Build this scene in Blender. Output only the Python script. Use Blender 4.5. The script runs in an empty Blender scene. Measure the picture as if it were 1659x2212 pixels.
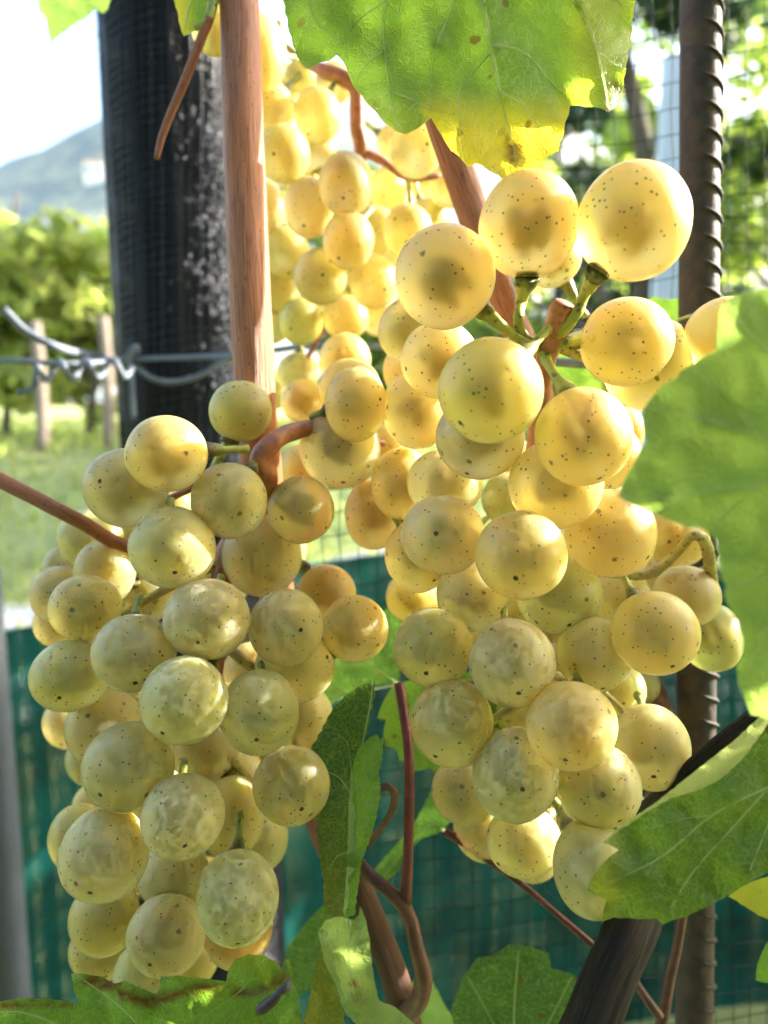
import bpy, math, random
import numpy as np
from mathutils import Vector, Matrix, noise
from mathutils.geometry import delaunay_2d_cdt

random.seed(7)
rng = np.random.default_rng(11)
S = bpy.context.scene
COL = S.collection

# ------------------------------------------------------------------ camera
PITCH = math.radians(8.0)
CAM = Vector((0.0, 0.0, 1.0))
RIGHT = Vector((1, 0, 0))
FWD = Vector((0, math.cos(PITCH), -math.sin(PITCH)))
UP = Vector((0, math.sin(PITCH), math.cos(PITCH)))
PXW, PXH = 1659.0, 2212.0
cam_data = bpy.data.cameras.new('camera')
cam = bpy.data.objects.new('camera', cam_data)
COL.objects.link(cam)
cam.location = CAM
cam.rotation_euler = (math.radians(90) - PITCH, 0, 0)
cam_data.sensor_fit = 'HORIZONTAL'
cam_data.sensor_width = 36.0
cam_data.lens = 36.0
cam_data.clip_start = 0.01
cam_data.clip_end = 3000
cam_data.dof.use_dof = True
cam_data.dof.focus_distance = 0.160
cam_data.dof.aperture_fstop = 17.0
S.camera = cam

# ------------------------------------------------------------------ light
SUN = Vector((0.85, 0.30, 0.43)).normalized()
SUN_EL = math.asin(SUN.z)
SUN_AZ = math.atan2(SUN.x, SUN.y)
world = bpy.data.worlds.new('World')
S.world = world
world.use_nodes = True
wn = world.node_tree.nodes
sky = wn.new('ShaderNodeTexSky')
sky.sky_type = 'NISHITA'
sky.sun_disc = False
sky.sun_elevation = SUN_EL
sky.sun_rotation = SUN_AZ
sky.air_density = 1.0
sky.dust_density = 3.0
sky.ozone_density = 0.6
world.node_tree.links.new(sky.outputs[0], wn['Background'].inputs[0])
wn['Background'].inputs[1].default_value = 0.12
sl = bpy.data.lights.new('sun', 'SUN')
sl.energy = 4.2
sl.angle = math.radians(0.6)
sl.color = (1.0, 0.93, 0.82)
sun = bpy.data.objects.new('sun', sl)
COL.objects.link(sun)
sun.location = (3, 1, 4)
sun.rotation_euler = SUN.to_track_quat('Z', 'Y').to_euler()
S.view_settings.view_transform = 'Standard'
S.view_settings.look = 'None'
S.view_settings.exposure = 2.75
S.view_settings.gamma = 1.0
S.view_settings.use_curve_mapping = False
S.cycles.use_denoising = True
S.cycles.max_bounces = 7
S.cycles.use_adaptive_sampling = True
S.cycles.adaptive_threshold = 0.03
S.cycles.transmission_bounces = 5
S.cycles.transparent_max_bounces = 12
S.cycles.sample_clamp_indirect = 6.0


def P(u, v, z):
    """a point of the place: picture direction (u, v), distance z along the view axis"""
    return CAM + RIGHT * ((u - PXW / 2) / PXW * z) + UP * ((PXH / 2 - v) / PXW * z) + FWD * z


def PX(r, z):
    return r * z / PXW


# ------------------------------------------------------------------ node helpers
class NT:
    def __init__(self, name):
        self.m = bpy.data.materials.new(name)
        self.m.use_nodes = True
        self.t = self.m.node_tree
        self.t.nodes.clear()
        self.out = self.n('ShaderNodeOutputMaterial')

    def n(self, kind, **kw):
        nd = self.t.nodes.new(kind)
        for k, v in kw.items():
            if k.startswith('i_'):
                key = k[2:].replace('_', ' ')
                self.put(nd, key, v)
            else:
                setattr(nd, k, v)
        return nd

    def put(self, nd, key, v):
        sock = nd.inputs[key] if not isinstance(key, int) else nd.inputs[key]
        if isinstance(v, bpy.types.NodeSocket):
            self.t.links.new(v, sock)
        else:
            if sock.type == 'RGBA' and not hasattr(v, '__len__'):
                v = (v, v, v, 1)
            if sock.type == 'RGBA' and len(v) == 3:
                v = tuple(v) + (1,)
            sock.default_value = v

    def math(self, op, a, b=0.0, clamp=False):
        nd = self.t.nodes.new('ShaderNodeMath')
        nd.operation = op
        nd.use_clamp = clamp
        self.put(nd, 0, a)
        if op not in ('SQRT', 'ABSOLUTE', 'ARCCOSINE', 'SINE'):
            self.put(nd, 1, b)
        return nd.outputs[0]

    def vmath(self, op, a, b=(0, 0, 0), scale=None):
        nd = self.t.nodes.new('ShaderNodeVectorMath')
        nd.operation = op
        self.put(nd, 0, a)
        if op == 'SCALE':
            self.put(nd, 3, scale)
        elif op != 'NORMALIZE':
            self.put(nd, 1, b)
        return nd.outputs[1] if op in ('DOT_PRODUCT', 'DISTANCE', 'LENGTH') else nd.outputs[0]

    def ramp(self, fac, lo, hi, a=0.0, b=1.0, smooth=True):
        nd = self.t.nodes.new('ShaderNodeMapRange')
        nd.interpolation_type = 'SMOOTHSTEP' if smooth else 'LINEAR'
        nd.clamp = True
        self.put(nd, 0, fac)
        for i, x in enumerate((lo, hi, a, b)):
            self.put(nd, 1 + i, x)
        return nd.outputs[0]

    def mix(self, fac, a, b):
        nd = self.t.nodes.new('ShaderNodeMix')
        nd.data_type = 'RGBA'
        self.put(nd, 0, fac)
        self.put(nd, 6, a)
        self.put(nd, 7, b)
        return nd.outputs[2]

    def noise(self, vec, scale, detail=3.0, rough=0.55):
        nd = self.t.nodes.new('ShaderNodeTexNoise')
        self.put(nd, 'Vector', vec)
        self.put(nd, 'Scale', scale)
        self.put(nd, 'Detail', detail)
        self.put(nd, 'Roughness', rough)
        return nd.outputs[0]

    def voro(self, vec, scale, feature='F1', rnd=1.0):
        nd = self.t.nodes.new('ShaderNodeTexVoronoi')
        nd.feature = feature
        self.put(nd, 'Vector', vec)
        self.put(nd, 'Scale', scale)
        self.put(nd, 'Randomness', rnd)
        return nd.outputs['Distance']

    def bump(self, h, strength, dist):
        nd = self.t.nodes.new('ShaderNodeBump')
        self.put(nd, 'Strength', strength)
        self.put(nd, 'Distance', dist)
        self.put(nd, 'Height', h)
        return nd.outputs[0]

    def obj(self):
        return self.n('ShaderNodeTexCoord').outputs['Object']

    def attr(self, name, kind='GEOMETRY', out='Fac'):
        nd = self.n('ShaderNodeAttribute', attribute_type=kind, attribute_name=name)
        return nd.outputs[out]

    def principled(self, **kw):
        nd = self.n('ShaderNodeBsdfPrincipled')
        for k, v in kw.items():
            self.put(nd, k.replace('_', ' '), v)
        return nd

    def surface(self, sock):
        self.t.links.new(sock, self.out.inputs[0])
        return self.m


def grape_material():
    k = NT('grape_skin')
    oi = k.n('ShaderNodeObjectInfo')
    v = k.vmath('SCALE', k.obj(), scale=120.0)               # about one unit = one grape radius
    off = k.math('MULTIPLY', oi.outputs['Random'], 83.0)
    vr = k.vmath('ADD', v, off)
    d = k.vmath('NORMALIZE', k.obj())
    scar = k.attr('scar_dir', 'OBJECT', 'Vector')
    ang = k.math('ARCCOSINE', k.math('MINIMUM', k.vmath('DOT_PRODUCT', d, scar), 0.99999))
    scarmask = k.ramp(k.math('ADD', ang, k.math('MULTIPLY', k.noise(vr, 9.0, 2), 0.06)), 0.075, 0.10, 1.0, 0.0)
    bloom_amt = k.attr('bloom', 'OBJECT', 'Fac')
    # colour of the flesh
    n1 = k.noise(vr, 1.1, 3)
    tint = oi.outputs['Color']
    c = k.mix(k.ramp(n1, 0.35, 0.7), tint, k.mix(0.5, tint, (0.84, 0.74, 0.26)))
    # waxy bloom, rubbed off in patches
    n2 = k.noise(vr, 3.6, 10, 0.74)
    n3 = k.noise(vr, 14.0, 5, 0.75)
    patch = k.ramp(k.math('ADD', n2, k.math('MULTIPLY', n3, 0.40)), 0.63, 0.78)
    soft = k.ramp(n1, 0.3, 0.75, 0.05, 0.30)
    bl = k.math('MULTIPLY', k.math('MAXIMUM', patch, soft), bloom_amt, True)
    c = k.mix(k.math('MULTIPLY', bl, 0.42), c, (0.80, 0.77, 0.64))
    # lenticels
    size = k.ramp(k.noise(vr, 1.6, 1), 0.3, 0.7, 0.07, 0.165)
    vd = k.voro(vr, 5.3)
    dots = k.math('MULTIPLY', k.ramp(k.math('SUBTRACT', vd, size), 0.0, 0.03, 1.0, 0.0), 0.85)
    sm = k.math('MULTIPLY', k.ramp(k.math('ADD', k.voro(vr, 1.3), k.math('MULTIPLY', k.noise(vr, 12.0, 2), 0.16)), 0.13, 0.20, 1.0, 0.0), 0.8)
    rust = k.math('MULTIPLY', k.ramp(k.noise(vr, 1.9, 5, 0.6), 0.68, 0.74), 0.45)
    c = k.mix(rust, c, (0.36, 0.16, 0.03))
    mark = k.math('MAXIMUM', k.math('MAXIMUM', dots, sm), scarmask)
    c = k.mix(k.math('MULTIPLY', mark, 0.93), c, (0.035, 0.016, 0.006))
    clear = k.math('SUBTRACT', 1.0, k.math('MAXIMUM', k.math('MULTIPLY', bl, 0.65), mark), True)
    trans = k.math('MULTIPLY', clear, 0.70)
    rough = k.math('ADD', 0.50, k.math('MULTIPLY', bl, 0.10))
    h = k.math('ADD', k.math('MULTIPLY', n3, 0.4), k.math('MULTIPLY', mark, -0.6))
    p = k.principled(Base_Color=c, Roughness=rough, IOR=1.36,
                     Subsurface_Weight=1.0, Subsurface_Radius=(1.0, 0.82, 0.34), Subsurface_Scale=0.0085,
                     Transmission_Weight=trans, Specular_IOR_Level=0.5,
                     Coat_Weight=k.math('MULTIPLY', k.math('SUBTRACT', 1.0, bl, True), 0.22), Coat_Roughness=0.2,
                     Normal=k.bump(h, 0.05, 0.0004))
    return k.surface(p.outputs[0])


def plain(name, col, rough=0.6, var=0.25, scale=300.0, bump=0.3, bdist=0.0003, col2=None, spec=0.4, stretch=None, metal=0.0):
    k = NT(name)
    v = k.obj()
    if stretch:
        v = k.vmath('MULTIPLY', v, stretch)
    n = k.noise(v, scale, 5, 0.6)
    c2 = col2 or tuple(x * (1 - var) for x in col)
    c = k.mix(k.ramp(n, 0.3, 0.7), col, c2)
    p = k.principled(Base_Color=c, Roughness=rough, Specular_IOR_Level=spec, Metallic=metal,
                     Normal=k.bump(n, bump, bdist))
    return k.surface(p.outputs[0])


def stalk_material(name, col, col2, spots=0.6, sss=0.3):
    k = NT(name)
    v = k.obj()
    n = k.noise(v, 260, 4)
    c = k.mix(k.ramp(n, 0.35, 0.65), col, col2)
    dots = k.ramp(k.voro(v, 520), 0.22, 0.32, 1.0, 0.0)
    c = k.mix(k.math('MULTIPLY', dots, spots), c, (0.03, 0.018, 0.008))
    end = k.attr('corky')
    c = k.mix(k.math('MULTIPLY', end, k.ramp(n, 0.2, 0.55)), c, (0.06, 0.032, 0.014))
    p = k.principled(Base_Color=c, Roughness=0.5, Subsurface_Weight=sss, Subsurface_Radius=(1, 0.7, 0.3),
                     Subsurface_Scale=0.0015, Normal=k.bump(k.noise(v, 900, 4), 0.5, 0.0003))
    return k.surface(p.outputs[0])


def cane_material():
    k = NT('cane_bark')
    v = k.attr('tubeuv', 'GEOMETRY', 'Vector')
    st = k.vmath('MULTIPLY', v, (1.0, 0.035, 1.0))
    n = k.noise(st, 9.0, 6, 0.65)
    fine = k.noise(st, 14.0, 5, 0.65)
    c = k.mix(k.ramp(n, 0.3, 0.7), (0.54, 0.195, 0.072), (0.40, 0.125, 0.045))
    c = k.mix(k.ramp(fine, 0.52, 0.62, 0.0, 0.7), c, (0.10, 0.034, 0.018))
    c = k.mix(k.ramp(fine, 0.42, 0.30, 0.0, 0.5), c, (0.48, 0.21, 0.10))
    sp = k.ramp(k.voro(k.obj(), 330), 0.10, 0.16, 1.0, 0.0)
    c = k.mix(k.math('MULTIPLY', sp, 0.6), c, (0.10, 0.035, 0.02))
    age = k.attr('corky')
    c = k.mix(k.math('MULTIPLY', age, 0.8), c, (0.038, 0.022, 0.018))
    p = k.principled(Base_Color=c, Roughness=0.5, Specular_IOR_Level=0.45,
                     Normal=k.bump(k.math('ADD', n, k.math('MULTIPLY', fine, 0.7)), 0.8, 0.0010))
    return k.surface(p.outputs[0])


def bark_material():
    k = NT('old_bark')
    v = k.attr('tubeuv', 'GEOMETRY', 'Vector')
    st = k.vmath('MULTIPLY', v, (1.0, 0.05, 1.0))
    n = k.noise(st, 5.0, 8, 0.75)
    f = k.noise(st, 22.0, 6, 0.7)
    c = k.mix(k.ramp(n, 0.4, 0.62), (0.014, 0.013, 0.013), (0.055, 0.038, 0.026))
    c = k.mix(k.ramp(f, 0.58, 0.68), c, (0.13, 0.10, 0.075))
    p = k.principled(Base_Color=c, Roughness=0.75, Specular_IOR_Level=0.35,
                     Normal=k.bump(k.math('ADD', n, f), 1.0, 0.0012))
    return k.surface(p.outputs[0])


def leaf_material(name, green, green2, thru, thru_w=0.5, mott=1.0, gloss=0.42):
    k = NT(name)
    v = k.obj()
    off = k.math('MULTIPLY', k.n('ShaderNodeObjectInfo').outputs['Random'], 9.0)
    vv = k.vmath('ADD', v, off)
    n = k.noise(vv, 95, 5, 0.6)
    n2 = k.noise(vv, 420, 4, 0.6)
    cell = k.ramp(k.voro(k.vmath('ADD', vv, k.vmath('SCALE', k.n('ShaderNodeTexNoise', i_Vector=vv, i_Scale=220.0).outputs[1], scale=0.007)), 680, 'DISTANCE_TO_EDGE'), 0.0, 0.12, 1.0, 0.0)
    c = k.mix(k.ramp(n, 0.3, 0.7), green, green2)
    c = k.mix(k.ramp(n2, 0.55, 0.72, 0.0, 0.45 * mott), c, (0.30, 0.42, 0.06))
    yel = k.attr('yellow')
    ym = k.math('MULTIPLY', yel, k.ramp(n, 0.22, 0.55, 0.55, 1.0))
    c = k.mix(ym, c, (0.62, 0.55, 0.035))
    pale = k.attr('pale')
    c = k.mix(pale, c, (0.40, 0.47, 0.17))
    c = k.mix(k.math('MULTIPLY', cell, 0.24), c, (0.42, 0.55, 0.16))
    spot = k.math('MULTIPLY', k.ramp(k.voro(vv, 150), 0.13, 0.19, 1.0, 0.0), k.ramp(k.noise(vv, 45, 2), 0.5, 0.6))
    brown = k.attr('brown')
    bm = k.math('MULTIPLY', brown, k.ramp(n2, 0.25, 0.5))
    dark = k.math('MAXIMUM', bm, k.math('MULTIPLY', spot, 0.7))
    t = k.mix(k.ramp(n, 0.3, 0.7), thru, tuple(x * 0.8 for x in thru))
    t = k.mix(ym, t, (0.95, 0.78, 0.04))
    t = k.mix(pale, t, (0.62, 0.72, 0.22))
    t = k.mix(k.math('MULTIPLY', cell, 0.22), t, (0.55, 0.65, 0.2))
    c = k.mix(dark, c, (0.11, 0.045, 0.016))
    t = k.mix(dark, t, (0.20, 0.07, 0.01))
    h = k.math('ADD', k.math('MULTIPLY', cell, -0.8), k.math('MULTIPLY', n2, 0.9))
    bn = k.bump(h, 0.45, 0.0004)
    p = k.principled(Base_Color=c, Roughness=gloss, Specular_IOR_Level=0.4, Normal=bn)
    tr = k.n('ShaderNodeBsdfTranslucent', i_Color=t, i_Normal=bn)
    mx = k.n('ShaderNodeMixShader', i_Fac=thru_w)
    k.t.links.new(p.outputs[0], mx.inputs[1])
    k.t.links.new(tr.outputs[0], mx.inputs[2])
    return k.surface(mx.outputs[0])


def foliage_material(name, a, b, thru, w=0.5):
    k = NT(name)
    n = k.attr('shade')
    c = k.mix(n, a, b)
    p = k.principled(Base_Color=c, Roughness=0.4, Specular_IOR_Level=0.5)
    t = k.mix(n, thru, tuple(x * 0.55 for x in thru))
    tr = k.n('ShaderNodeBsdfTranslucent', i_Color=t)
    mx = k.n('ShaderNodeMixShader', i_Fac=w)
    k.t.links.new(p.outputs[0], mx.inputs[1])
    k.t.links.new(tr.outputs[0], mx.inputs[2])
    return k.surface(mx.outputs[0])


M = {}
M['grape'] = grape_material()
M['seed'] = plain('seed_coat', (0.33, 0.28, 0.19), 0.6)
M['cane'] = cane_material()
M['bark'] = bark_material()
M['pedicel'] = stalk_material('pedicel_skin', (0.40, 0.42, 0.07), (0.30, 0.34, 0.06))
M['rachis'] = stalk_material('rachis_skin', (0.42, 0.17, 0.10), (0.30, 0.11, 0.06), 0.3)
M['green_rachis'] = stalk_material('green_rachis_skin', (0.44, 0.40, 0.08), (0.36, 0.26, 0.09), 0.6)
M['red_stalk'] = stalk_material('red_stalk_skin', (0.24, 0.045, 0.045), (0.13, 0.035, 0.032), 0.1)
M['dry'] = stalk_material('dry_scrap_skin', (0.09, 0.075, 0.065), (0.04, 0.03, 0.025), 0.4, 0.0)
M['brown_stalk'] = stalk_material('brown_stalk_skin', (0.16, 0.065, 0.045), (0.10, 0.04, 0.03), 0.2, 0.0)
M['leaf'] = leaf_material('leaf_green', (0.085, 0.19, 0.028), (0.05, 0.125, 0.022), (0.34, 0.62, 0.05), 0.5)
M['leaf_mid'] = leaf_material('leaf_mid_green', (0.085, 0.165, 0.024), (0.048, 0.115, 0.018), (0.28, 0.48, 0.04), 0.35, 1.0, 0.55)
M['leaf_soft'] = leaf_material('leaf_soft_green', (0.19, 0.33, 0.07), (0.13, 0.26, 0.05), (0.40, 0.60, 0.11), 0.45, 0.6, 0.55)
M['leaf_dark'] = leaf_material('leaf_deep_shaded_green', (0.035, 0.095, 0.018), (0.022, 0.065, 0.018), (0.13, 0.32, 0.03), 0.3, 1.0, 0.55)  # deep green; for leaves in shade the darkness is put into this colour
M['leaf_pale'] = leaf_material('leaf_grey_green', (0.13, 0.24, 0.085), (0.10, 0.20, 0.06), (0.38, 0.62, 0.10), 0.5)
kv = NT('leaf_vein')
pvn = kv.principled(Base_Color=(0.50, 0.62, 0.26), Roughness=0.5)
tvn = kv.n('ShaderNodeBsdfTranslucent', i_Color=(0.92, 0.97, 0.55))
mvn = kv.n('ShaderNodeMixShader', i_Fac=0.5)
kv.t.links.new(pvn.outputs[0], mvn.inputs[1])
kv.t.links.new(tvn.outputs[0], mvn.inputs[2])
trn = kv.n('ShaderNodeBsdfTransparent')
mv2 = kv.n('ShaderNodeMixShader', i_Fac=0.5)
kv.t.links.new(mvn.outputs[0], mv2.inputs[1])
kv.t.links.new(trn.outputs[0], mv2.inputs[2])
M['vein'] = kv.surface(mv2.outputs[0])


# ------------------------------------------------------------------ mesh helpers
def mesh_obj(name, verts, faces, mat, parent=None, smooth=True, origin=None, attrs=None):
    verts = np.asarray(verts, dtype=float).reshape(-1, 3)
    if origin is None:
        origin = Vector(verts.mean(axis=0))
    else:
        origin = Vector(origin)
    me = bpy.data.meshes.new(name)
    me.from_pydata((verts - np.array(origin)).tolist(), [], faces)
    if smooth:
        me.polygons.foreach_set('use_smooth', [True] * len(me.polygons))
    if attrs:
        for an, av in attrs.items():
            av = np.asarray(av, dtype=float)
            if av.ndim == 1:
                a = me.attributes.new(an, 'FLOAT', 'POINT')
                a.data.foreach_set('value', av)
            else:
                a = me.attributes.new(an, 'FLOAT_VECTOR', 'POINT')
                a.data.foreach_set('vector', av.ravel())
    me.update()
    if mat:
        me.materials.append(mat)
    o = bpy.data.objects.new(name, me)
    COL.objects.link(o)
    o.location = origin
    if parent is not None:
        attach(o, parent)
    return o


WPOS = {}


def wpos(o):
    p = Vector(o.location)
    if o.parent:
        p = p + wpos(o.parent)
    return p


def attach(o, parent):
    """child keeps its place (all parents here are unrotated and unscaled)"""
    o.location = Vector(o.location) - wpos(parent)
    o.parent = parent


def empty(name, loc, label, cat, group=None):
    e = bpy.data.objects.new(name, None)
    e.empty_display_size = 0.02
    COL.objects.link(e)
    e.location = loc
    tag(e, label, cat, group)
    return e


def tag(o, label=None, cat=None, group=None, kind=None):
    if label:
        o['label'] = label
    if cat:
        o['category'] = cat
    if group:
        o['group'] = group
    if kind:
        o['kind'] = kind
    return o


def catmull(pts, sub):
    pts = [np.array(p, dtype=float) for p in pts]
    if len(pts) < 3:
        out = []
        for i in range(sub * (len(pts) - 1) + 1):
            t = i / sub
            k = min(int(t), len(pts) - 2)
            f = t - k
            out.append(pts[k] * (1 - f) + pts[k + 1] * f)
        return out
    ext = [2 * pts[0] - pts[1]] + pts + [2 * pts[-1] - pts[-2]]
    out = []
    for i in range(len(pts) - 1):
        p0, p1, p2, p3 = ext[i:i + 4]
        for s in range(sub):
            t = s / sub
            out.append(0.5 * ((2 * p1) + (-p0 + p2) * t + (2 * p0 - 5 * p1 + 4 * p2 - p3) * t * t
                              + (-p0 + 3 * p1 - 3 * p2 + p3) * t ** 3))
    out.append(pts[-1])
    return out


def tube(pts, radii, sides=12, sub=6, rough=0.0, freq=1.0, corky=None, close=True):
    """pts world points, radii per point -> verts, faces, attrs"""
    pr = [tuple(p) + (r, c) for p, r, c in zip(pts, radii, corky or [0.0] * len(pts))]
    sm = catmull(pr, sub)
    C = np.array([s[:3] for s in sm])
    R = np.array([max(s[3], 1e-5) for s in sm])
    K = np.clip(np.array([s[4] for s in sm]), 0, 1)
    T = np.gradient(C, axis=0)
    T /= np.linalg.norm(T, axis=1)[:, None] + 1e-12
    ref = np.array([0.0, -1.0, 0.2])
    if abs(T[0] @ ref) > 0.9:
        ref = np.array([1.0, 0.1, 0.0])
    nrm = ref - T[0] * (T[0] @ ref)
    nrm /= np.linalg.norm(nrm)
    V, UVW, CK = [], [], []
    L = 0.0
    seed = random.random() * 50
    for i in range(len(C)):
        nrm = nrm - T[i] * (T[i] @ nrm)
        nrm /= np.linalg.norm(nrm)
        b = np.cross(T[i], nrm)
        if i:
            L += np.linalg.norm(C[i] - C[i - 1])
        for j in range(sides):
            a = 2 * math.pi * j / sides
            rr = R[i]
            if rough:
                rr *= 1 + rough * noise.noise(Vector((math.cos(a) * freq, math.sin(a) * freq, seed + L / max(R.mean(), 1e-6) * 0.25 * freq)))
            V.append(C[i] + (nrm * math.cos(a) + b * math.sin(a)) * rr)
            UVW.append((math.cos(a), L / max(R.mean(), 1e-6), math.sin(a)))
            CK.append(K[i])
    F = []
    n = len(C)
    for i in range(n - 1):
        for j in range(sides):
            k = (j + 1) % sides
            F.append((i * sides + j, i * sides + k, (i + 1) * sides + k, (i + 1) * sides + j))
    if close:
        V.append(C[0]); UVW.append((0, 0, 0)); CK.append(K[0])
        V.append(C[-1]); UVW.append((0, L / max(R.mean(), 1e-6), 0)); CK.append(K[-1])
        a0, a1 = n * sides, n * sides + 1
        for j in range(sides):
            k = (j + 1) % sides
            F.append((a0, k, j))
            F.append((a1, (n - 1) * sides + j, (n - 1) * sides + k))
    return V, F, {'tubeuv': np.array(UVW), 'corky': np.array(CK)}


def stalk(name, path, parent, mat, sides=12, sub=6, rough=0.05, freq=1.5, corky=None, origin=None):
    """path = (u, v, z, radius in picture units at that depth)"""
    pts = [P(u, v, z) for u, v, z, r in path]
    rad = [PX(r, z) for u, v, z, r in path]
    V, F, A = tube(pts, rad, sides, sub, rough, freq, corky)
    return mesh_obj(name, V, F, mat, parent, attrs=A, origin=origin)


def box(name, lo, hi, mat, parent=None):
    x0, y0, z0 = lo
    x1, y1, z1 = hi
    V = [(x0, y0, z0), (x1, y0, z0), (x1, y1, z0), (x0, y1, z0), (x0, y0, z1), (x1, y0, z1), (x1, y1, z1), (x0, y1, z1)]
    F = [(0, 3, 2, 1), (4, 5, 6, 7), (0, 1, 5, 4), (1, 2, 6, 5), (2, 3, 7, 6), (3, 0, 4, 7)]
    return mesh_obj(name, V, F, mat, parent, smooth=False)

# ------------------------------------------------------------------ the setting
def ground_material():
    k = NT('meadow_soil')
    v = k.obj()
    n = k.noise(v, 0.9, 6, 0.6)
    n2 = k.noise(v, 14, 5, 0.7)
    c = k.mix(k.ramp(n, 0.35, 0.65), (0.27, 0.33, 0.09), (0.36, 0.37, 0.14))
    c = k.mix(k.ramp(n2, 0.45, 0.7), c, (0.16, 0.23, 0.06))
    p = k.principled(Base_Color=c, Roughness=0.8, Normal=k.bump(n2, 1.0, 0.03))
    return k.surface(p.outputs[0])


def gh(x, y):
    """the meadow rises in a low bank behind the nets"""
    t = max(0.0, min(1.0, (y - 2.7) / 1.5))
    return .76 * t * t * (3 - 2 * t)


xs = [-1500, -500, -180, -70, -30, -15] + [-9 + i * .75 for i in range(25)] + [12, 18, 30, 70, 180, 500, 1500]
ys = [-1500, -400, -100, -30, -10, -4, -2, -1, 0, 1, 2, 2.5] + [2.6 + i * .1 for i in range(18)] + [4.5, 5, 6, 8, 12, 20, 40, 70, 120, 250, 500, 1500]
GV = [(xx, yy, gh(xx, yy)) for yy in ys for xx in xs]
GF = []
nxs = len(xs)
for j in range(len(ys) - 1):
    for i in range(nxs - 1):
        a = j * nxs + i
        GF.append((a, a + 1, a + nxs + 1, a + nxs))
tag(mesh_obj('ground', GV, GF, ground_material(), origin=(0, 0, 0)), kind='structure')

# gravel path crossing behind the shade net
M['gravel'] = plain('gravel', (0.56, 0.54, 0.52), 0.85, 0.35, 60, 0.8, 0.01)
pv, pf = [], []
ctr = [(-6.0, 2.5), (-3.0, 2.85), (-1.6, 3.02), (0.0, 3.30), (2.5, 3.6), (7.0, 3.9)]
cc = catmull(ctr, 6)
for i, c in enumerate(cc):
    t = cc[min(i + 1, len(cc) - 1)] - cc[max(i - 1, 0)]
    t /= np.linalg.norm(t)
    nn = np.array([-t[1], t[0]])
    for s in (-1, 1):
        w = 0.10 + 0.02 * math.sin(i * 1.7 + s)
        q = c + nn * s * w
        pv.append((q[0], q[1], gh(q[0], q[1]) + 0.014))
    if i:
        pf.append((2 * i - 2, 2 * i - 1, 2 * i + 1, 2 * i))
tag(mesh_obj('path', pv, pf, M['gravel'], smooth=False), kind='structure')

pv, pf = [], []
for i in range(24):
    xx = -3.2 + i * .28
    for sgn in (-1, 1):
        pv.append((xx, 2.52 + .05 * math.sin(xx * 2.2) + sgn * (.22 + .03 * math.sin(i * 2.1 + sgn)), .010))
    if i:
        pf.append((2 * i - 2, 2 * i - 1, 2 * i + 1, 2 * i))
tag(mesh_obj('path', pv, pf, M['gravel'], smooth=False), kind='structure')


# grass blades
def grass(name, n, xr, yr, h, mat, label):
    x = rng.uniform(xr[0], xr[1], n)
    y = rng.uniform(yr[0], yr[1], n)
    a = rng.uniform(0, 2 * np.pi, n)
    hh = h * rng.uniform(0.4, 1.2, n)
    g0 = np.array([gh(p_, q_) for p_, q_ in zip(x, y)])
    w = 0.006 + 0.004 * rng.random(n)
    lean = rng.normal(0, 0.35, (n, 2)) * hh[:, None]
    V = np.zeros((n, 4, 3))
    V[:, 0] = np.stack([x - w * np.cos(a), y - w * np.sin(a), np.full(n, -0.004)], 1)
    V[:, 1] = np.stack([x + w * np.cos(a), y + w * np.sin(a), np.full(n, -0.004)], 1)
    V[:, 2] = np.stack([x + w * .7 * np.cos(a) + lean[:, 0] * .4, y + w * .7 * np.sin(a) + lean[:, 1] * .4, hh * .6], 1)
    V[:, 3] = np.stack([x + lean[:, 0], y + lean[:, 1], hh], 1)
    V[:, :, 2] += g0[:, None]
    F = [(4 * i, 4 * i + 1, 4 * i + 2, 4 * i + 3) for i in range(n)]
    o = mesh_obj(name, V.reshape(-1, 3), F, mat, smooth=False, attrs={'shade': np.repeat(rng.random(n), 4)})
    tag(o, label, 'grass', kind='stuff')
    return o


M['grass'] = foliage_material('grass_blade', (0.22, 0.29, 0.07), (0.36, 0.35, 0.14), (0.66, 0.78, 0.18), 0.5)
grass('grass', 16000, (-6.5, 0.8), (2.2, 9.0), 0.10, M['grass'], 'short sunlit meadow grass beyond the netted post')

# hill with a small house


def hill_h(x, y):
    h = 104 * math.exp(-((x + 30) / 160.0) ** 2 - ((y - 270) / 95.0) ** 2)
    h += 40 * math.exp(-((x - 130) / 90.0) ** 2 - ((y - 320) / 90.0) ** 2)
    h += 5.0 * noise.noise(Vector((x * .03, y * .03, 2.0))) * min(1, h / 12.0)
    h += 3.5 * noise.noise(Vector((x * .11, y * .11, 5.0))) * min(1, h / 14.0)
    return h - .9


hv, hf = [], []
nx, ny = 60, 30
for j in range(ny):
    for i in range(nx):
        x = -260 + i * 520 / (nx - 1)
        y = 90 + j * 330 / (ny - 1)
        hv.append((x, y, hill_h(x, y)))
for j in range(ny - 1):
    for i in range(nx - 1):
        a = j * nx + i
        hf.append((a, a + 1, a + nx + 1, a + nx))
kh = NT('hill_woods_haze')
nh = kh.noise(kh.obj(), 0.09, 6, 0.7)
ph = kh.principled(Base_Color=kh.mix(kh.ramp(nh, 0.38, 0.62), (0.20, 0.24, 0.23), (0.36, 0.37, 0.29)), Roughness=0.9)  # pale bluish woods: distance haze is put into the colour
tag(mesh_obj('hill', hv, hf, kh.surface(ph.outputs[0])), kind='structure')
M['white_wall'] = plain('white_render', (0.80, 0.79, 0.76), 0.8, 0.06, 3, 0.1)
M['roof'] = plain('roof_tile', (0.34, 0.15, 0.10), 0.8, 0.3, 3, 0.3)
M['dark_glass'] = plain('window_glass', (0.03, 0.035, 0.04), 0.15, 0.1, 2, 0.0)
hb = P(209, 368, 190)
for zq in range(110, 300):
    q = P(209, 372, zq)
    if q.z < hill_h(q.x, q.y) + 2.2:
        hb = q
        break
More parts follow.
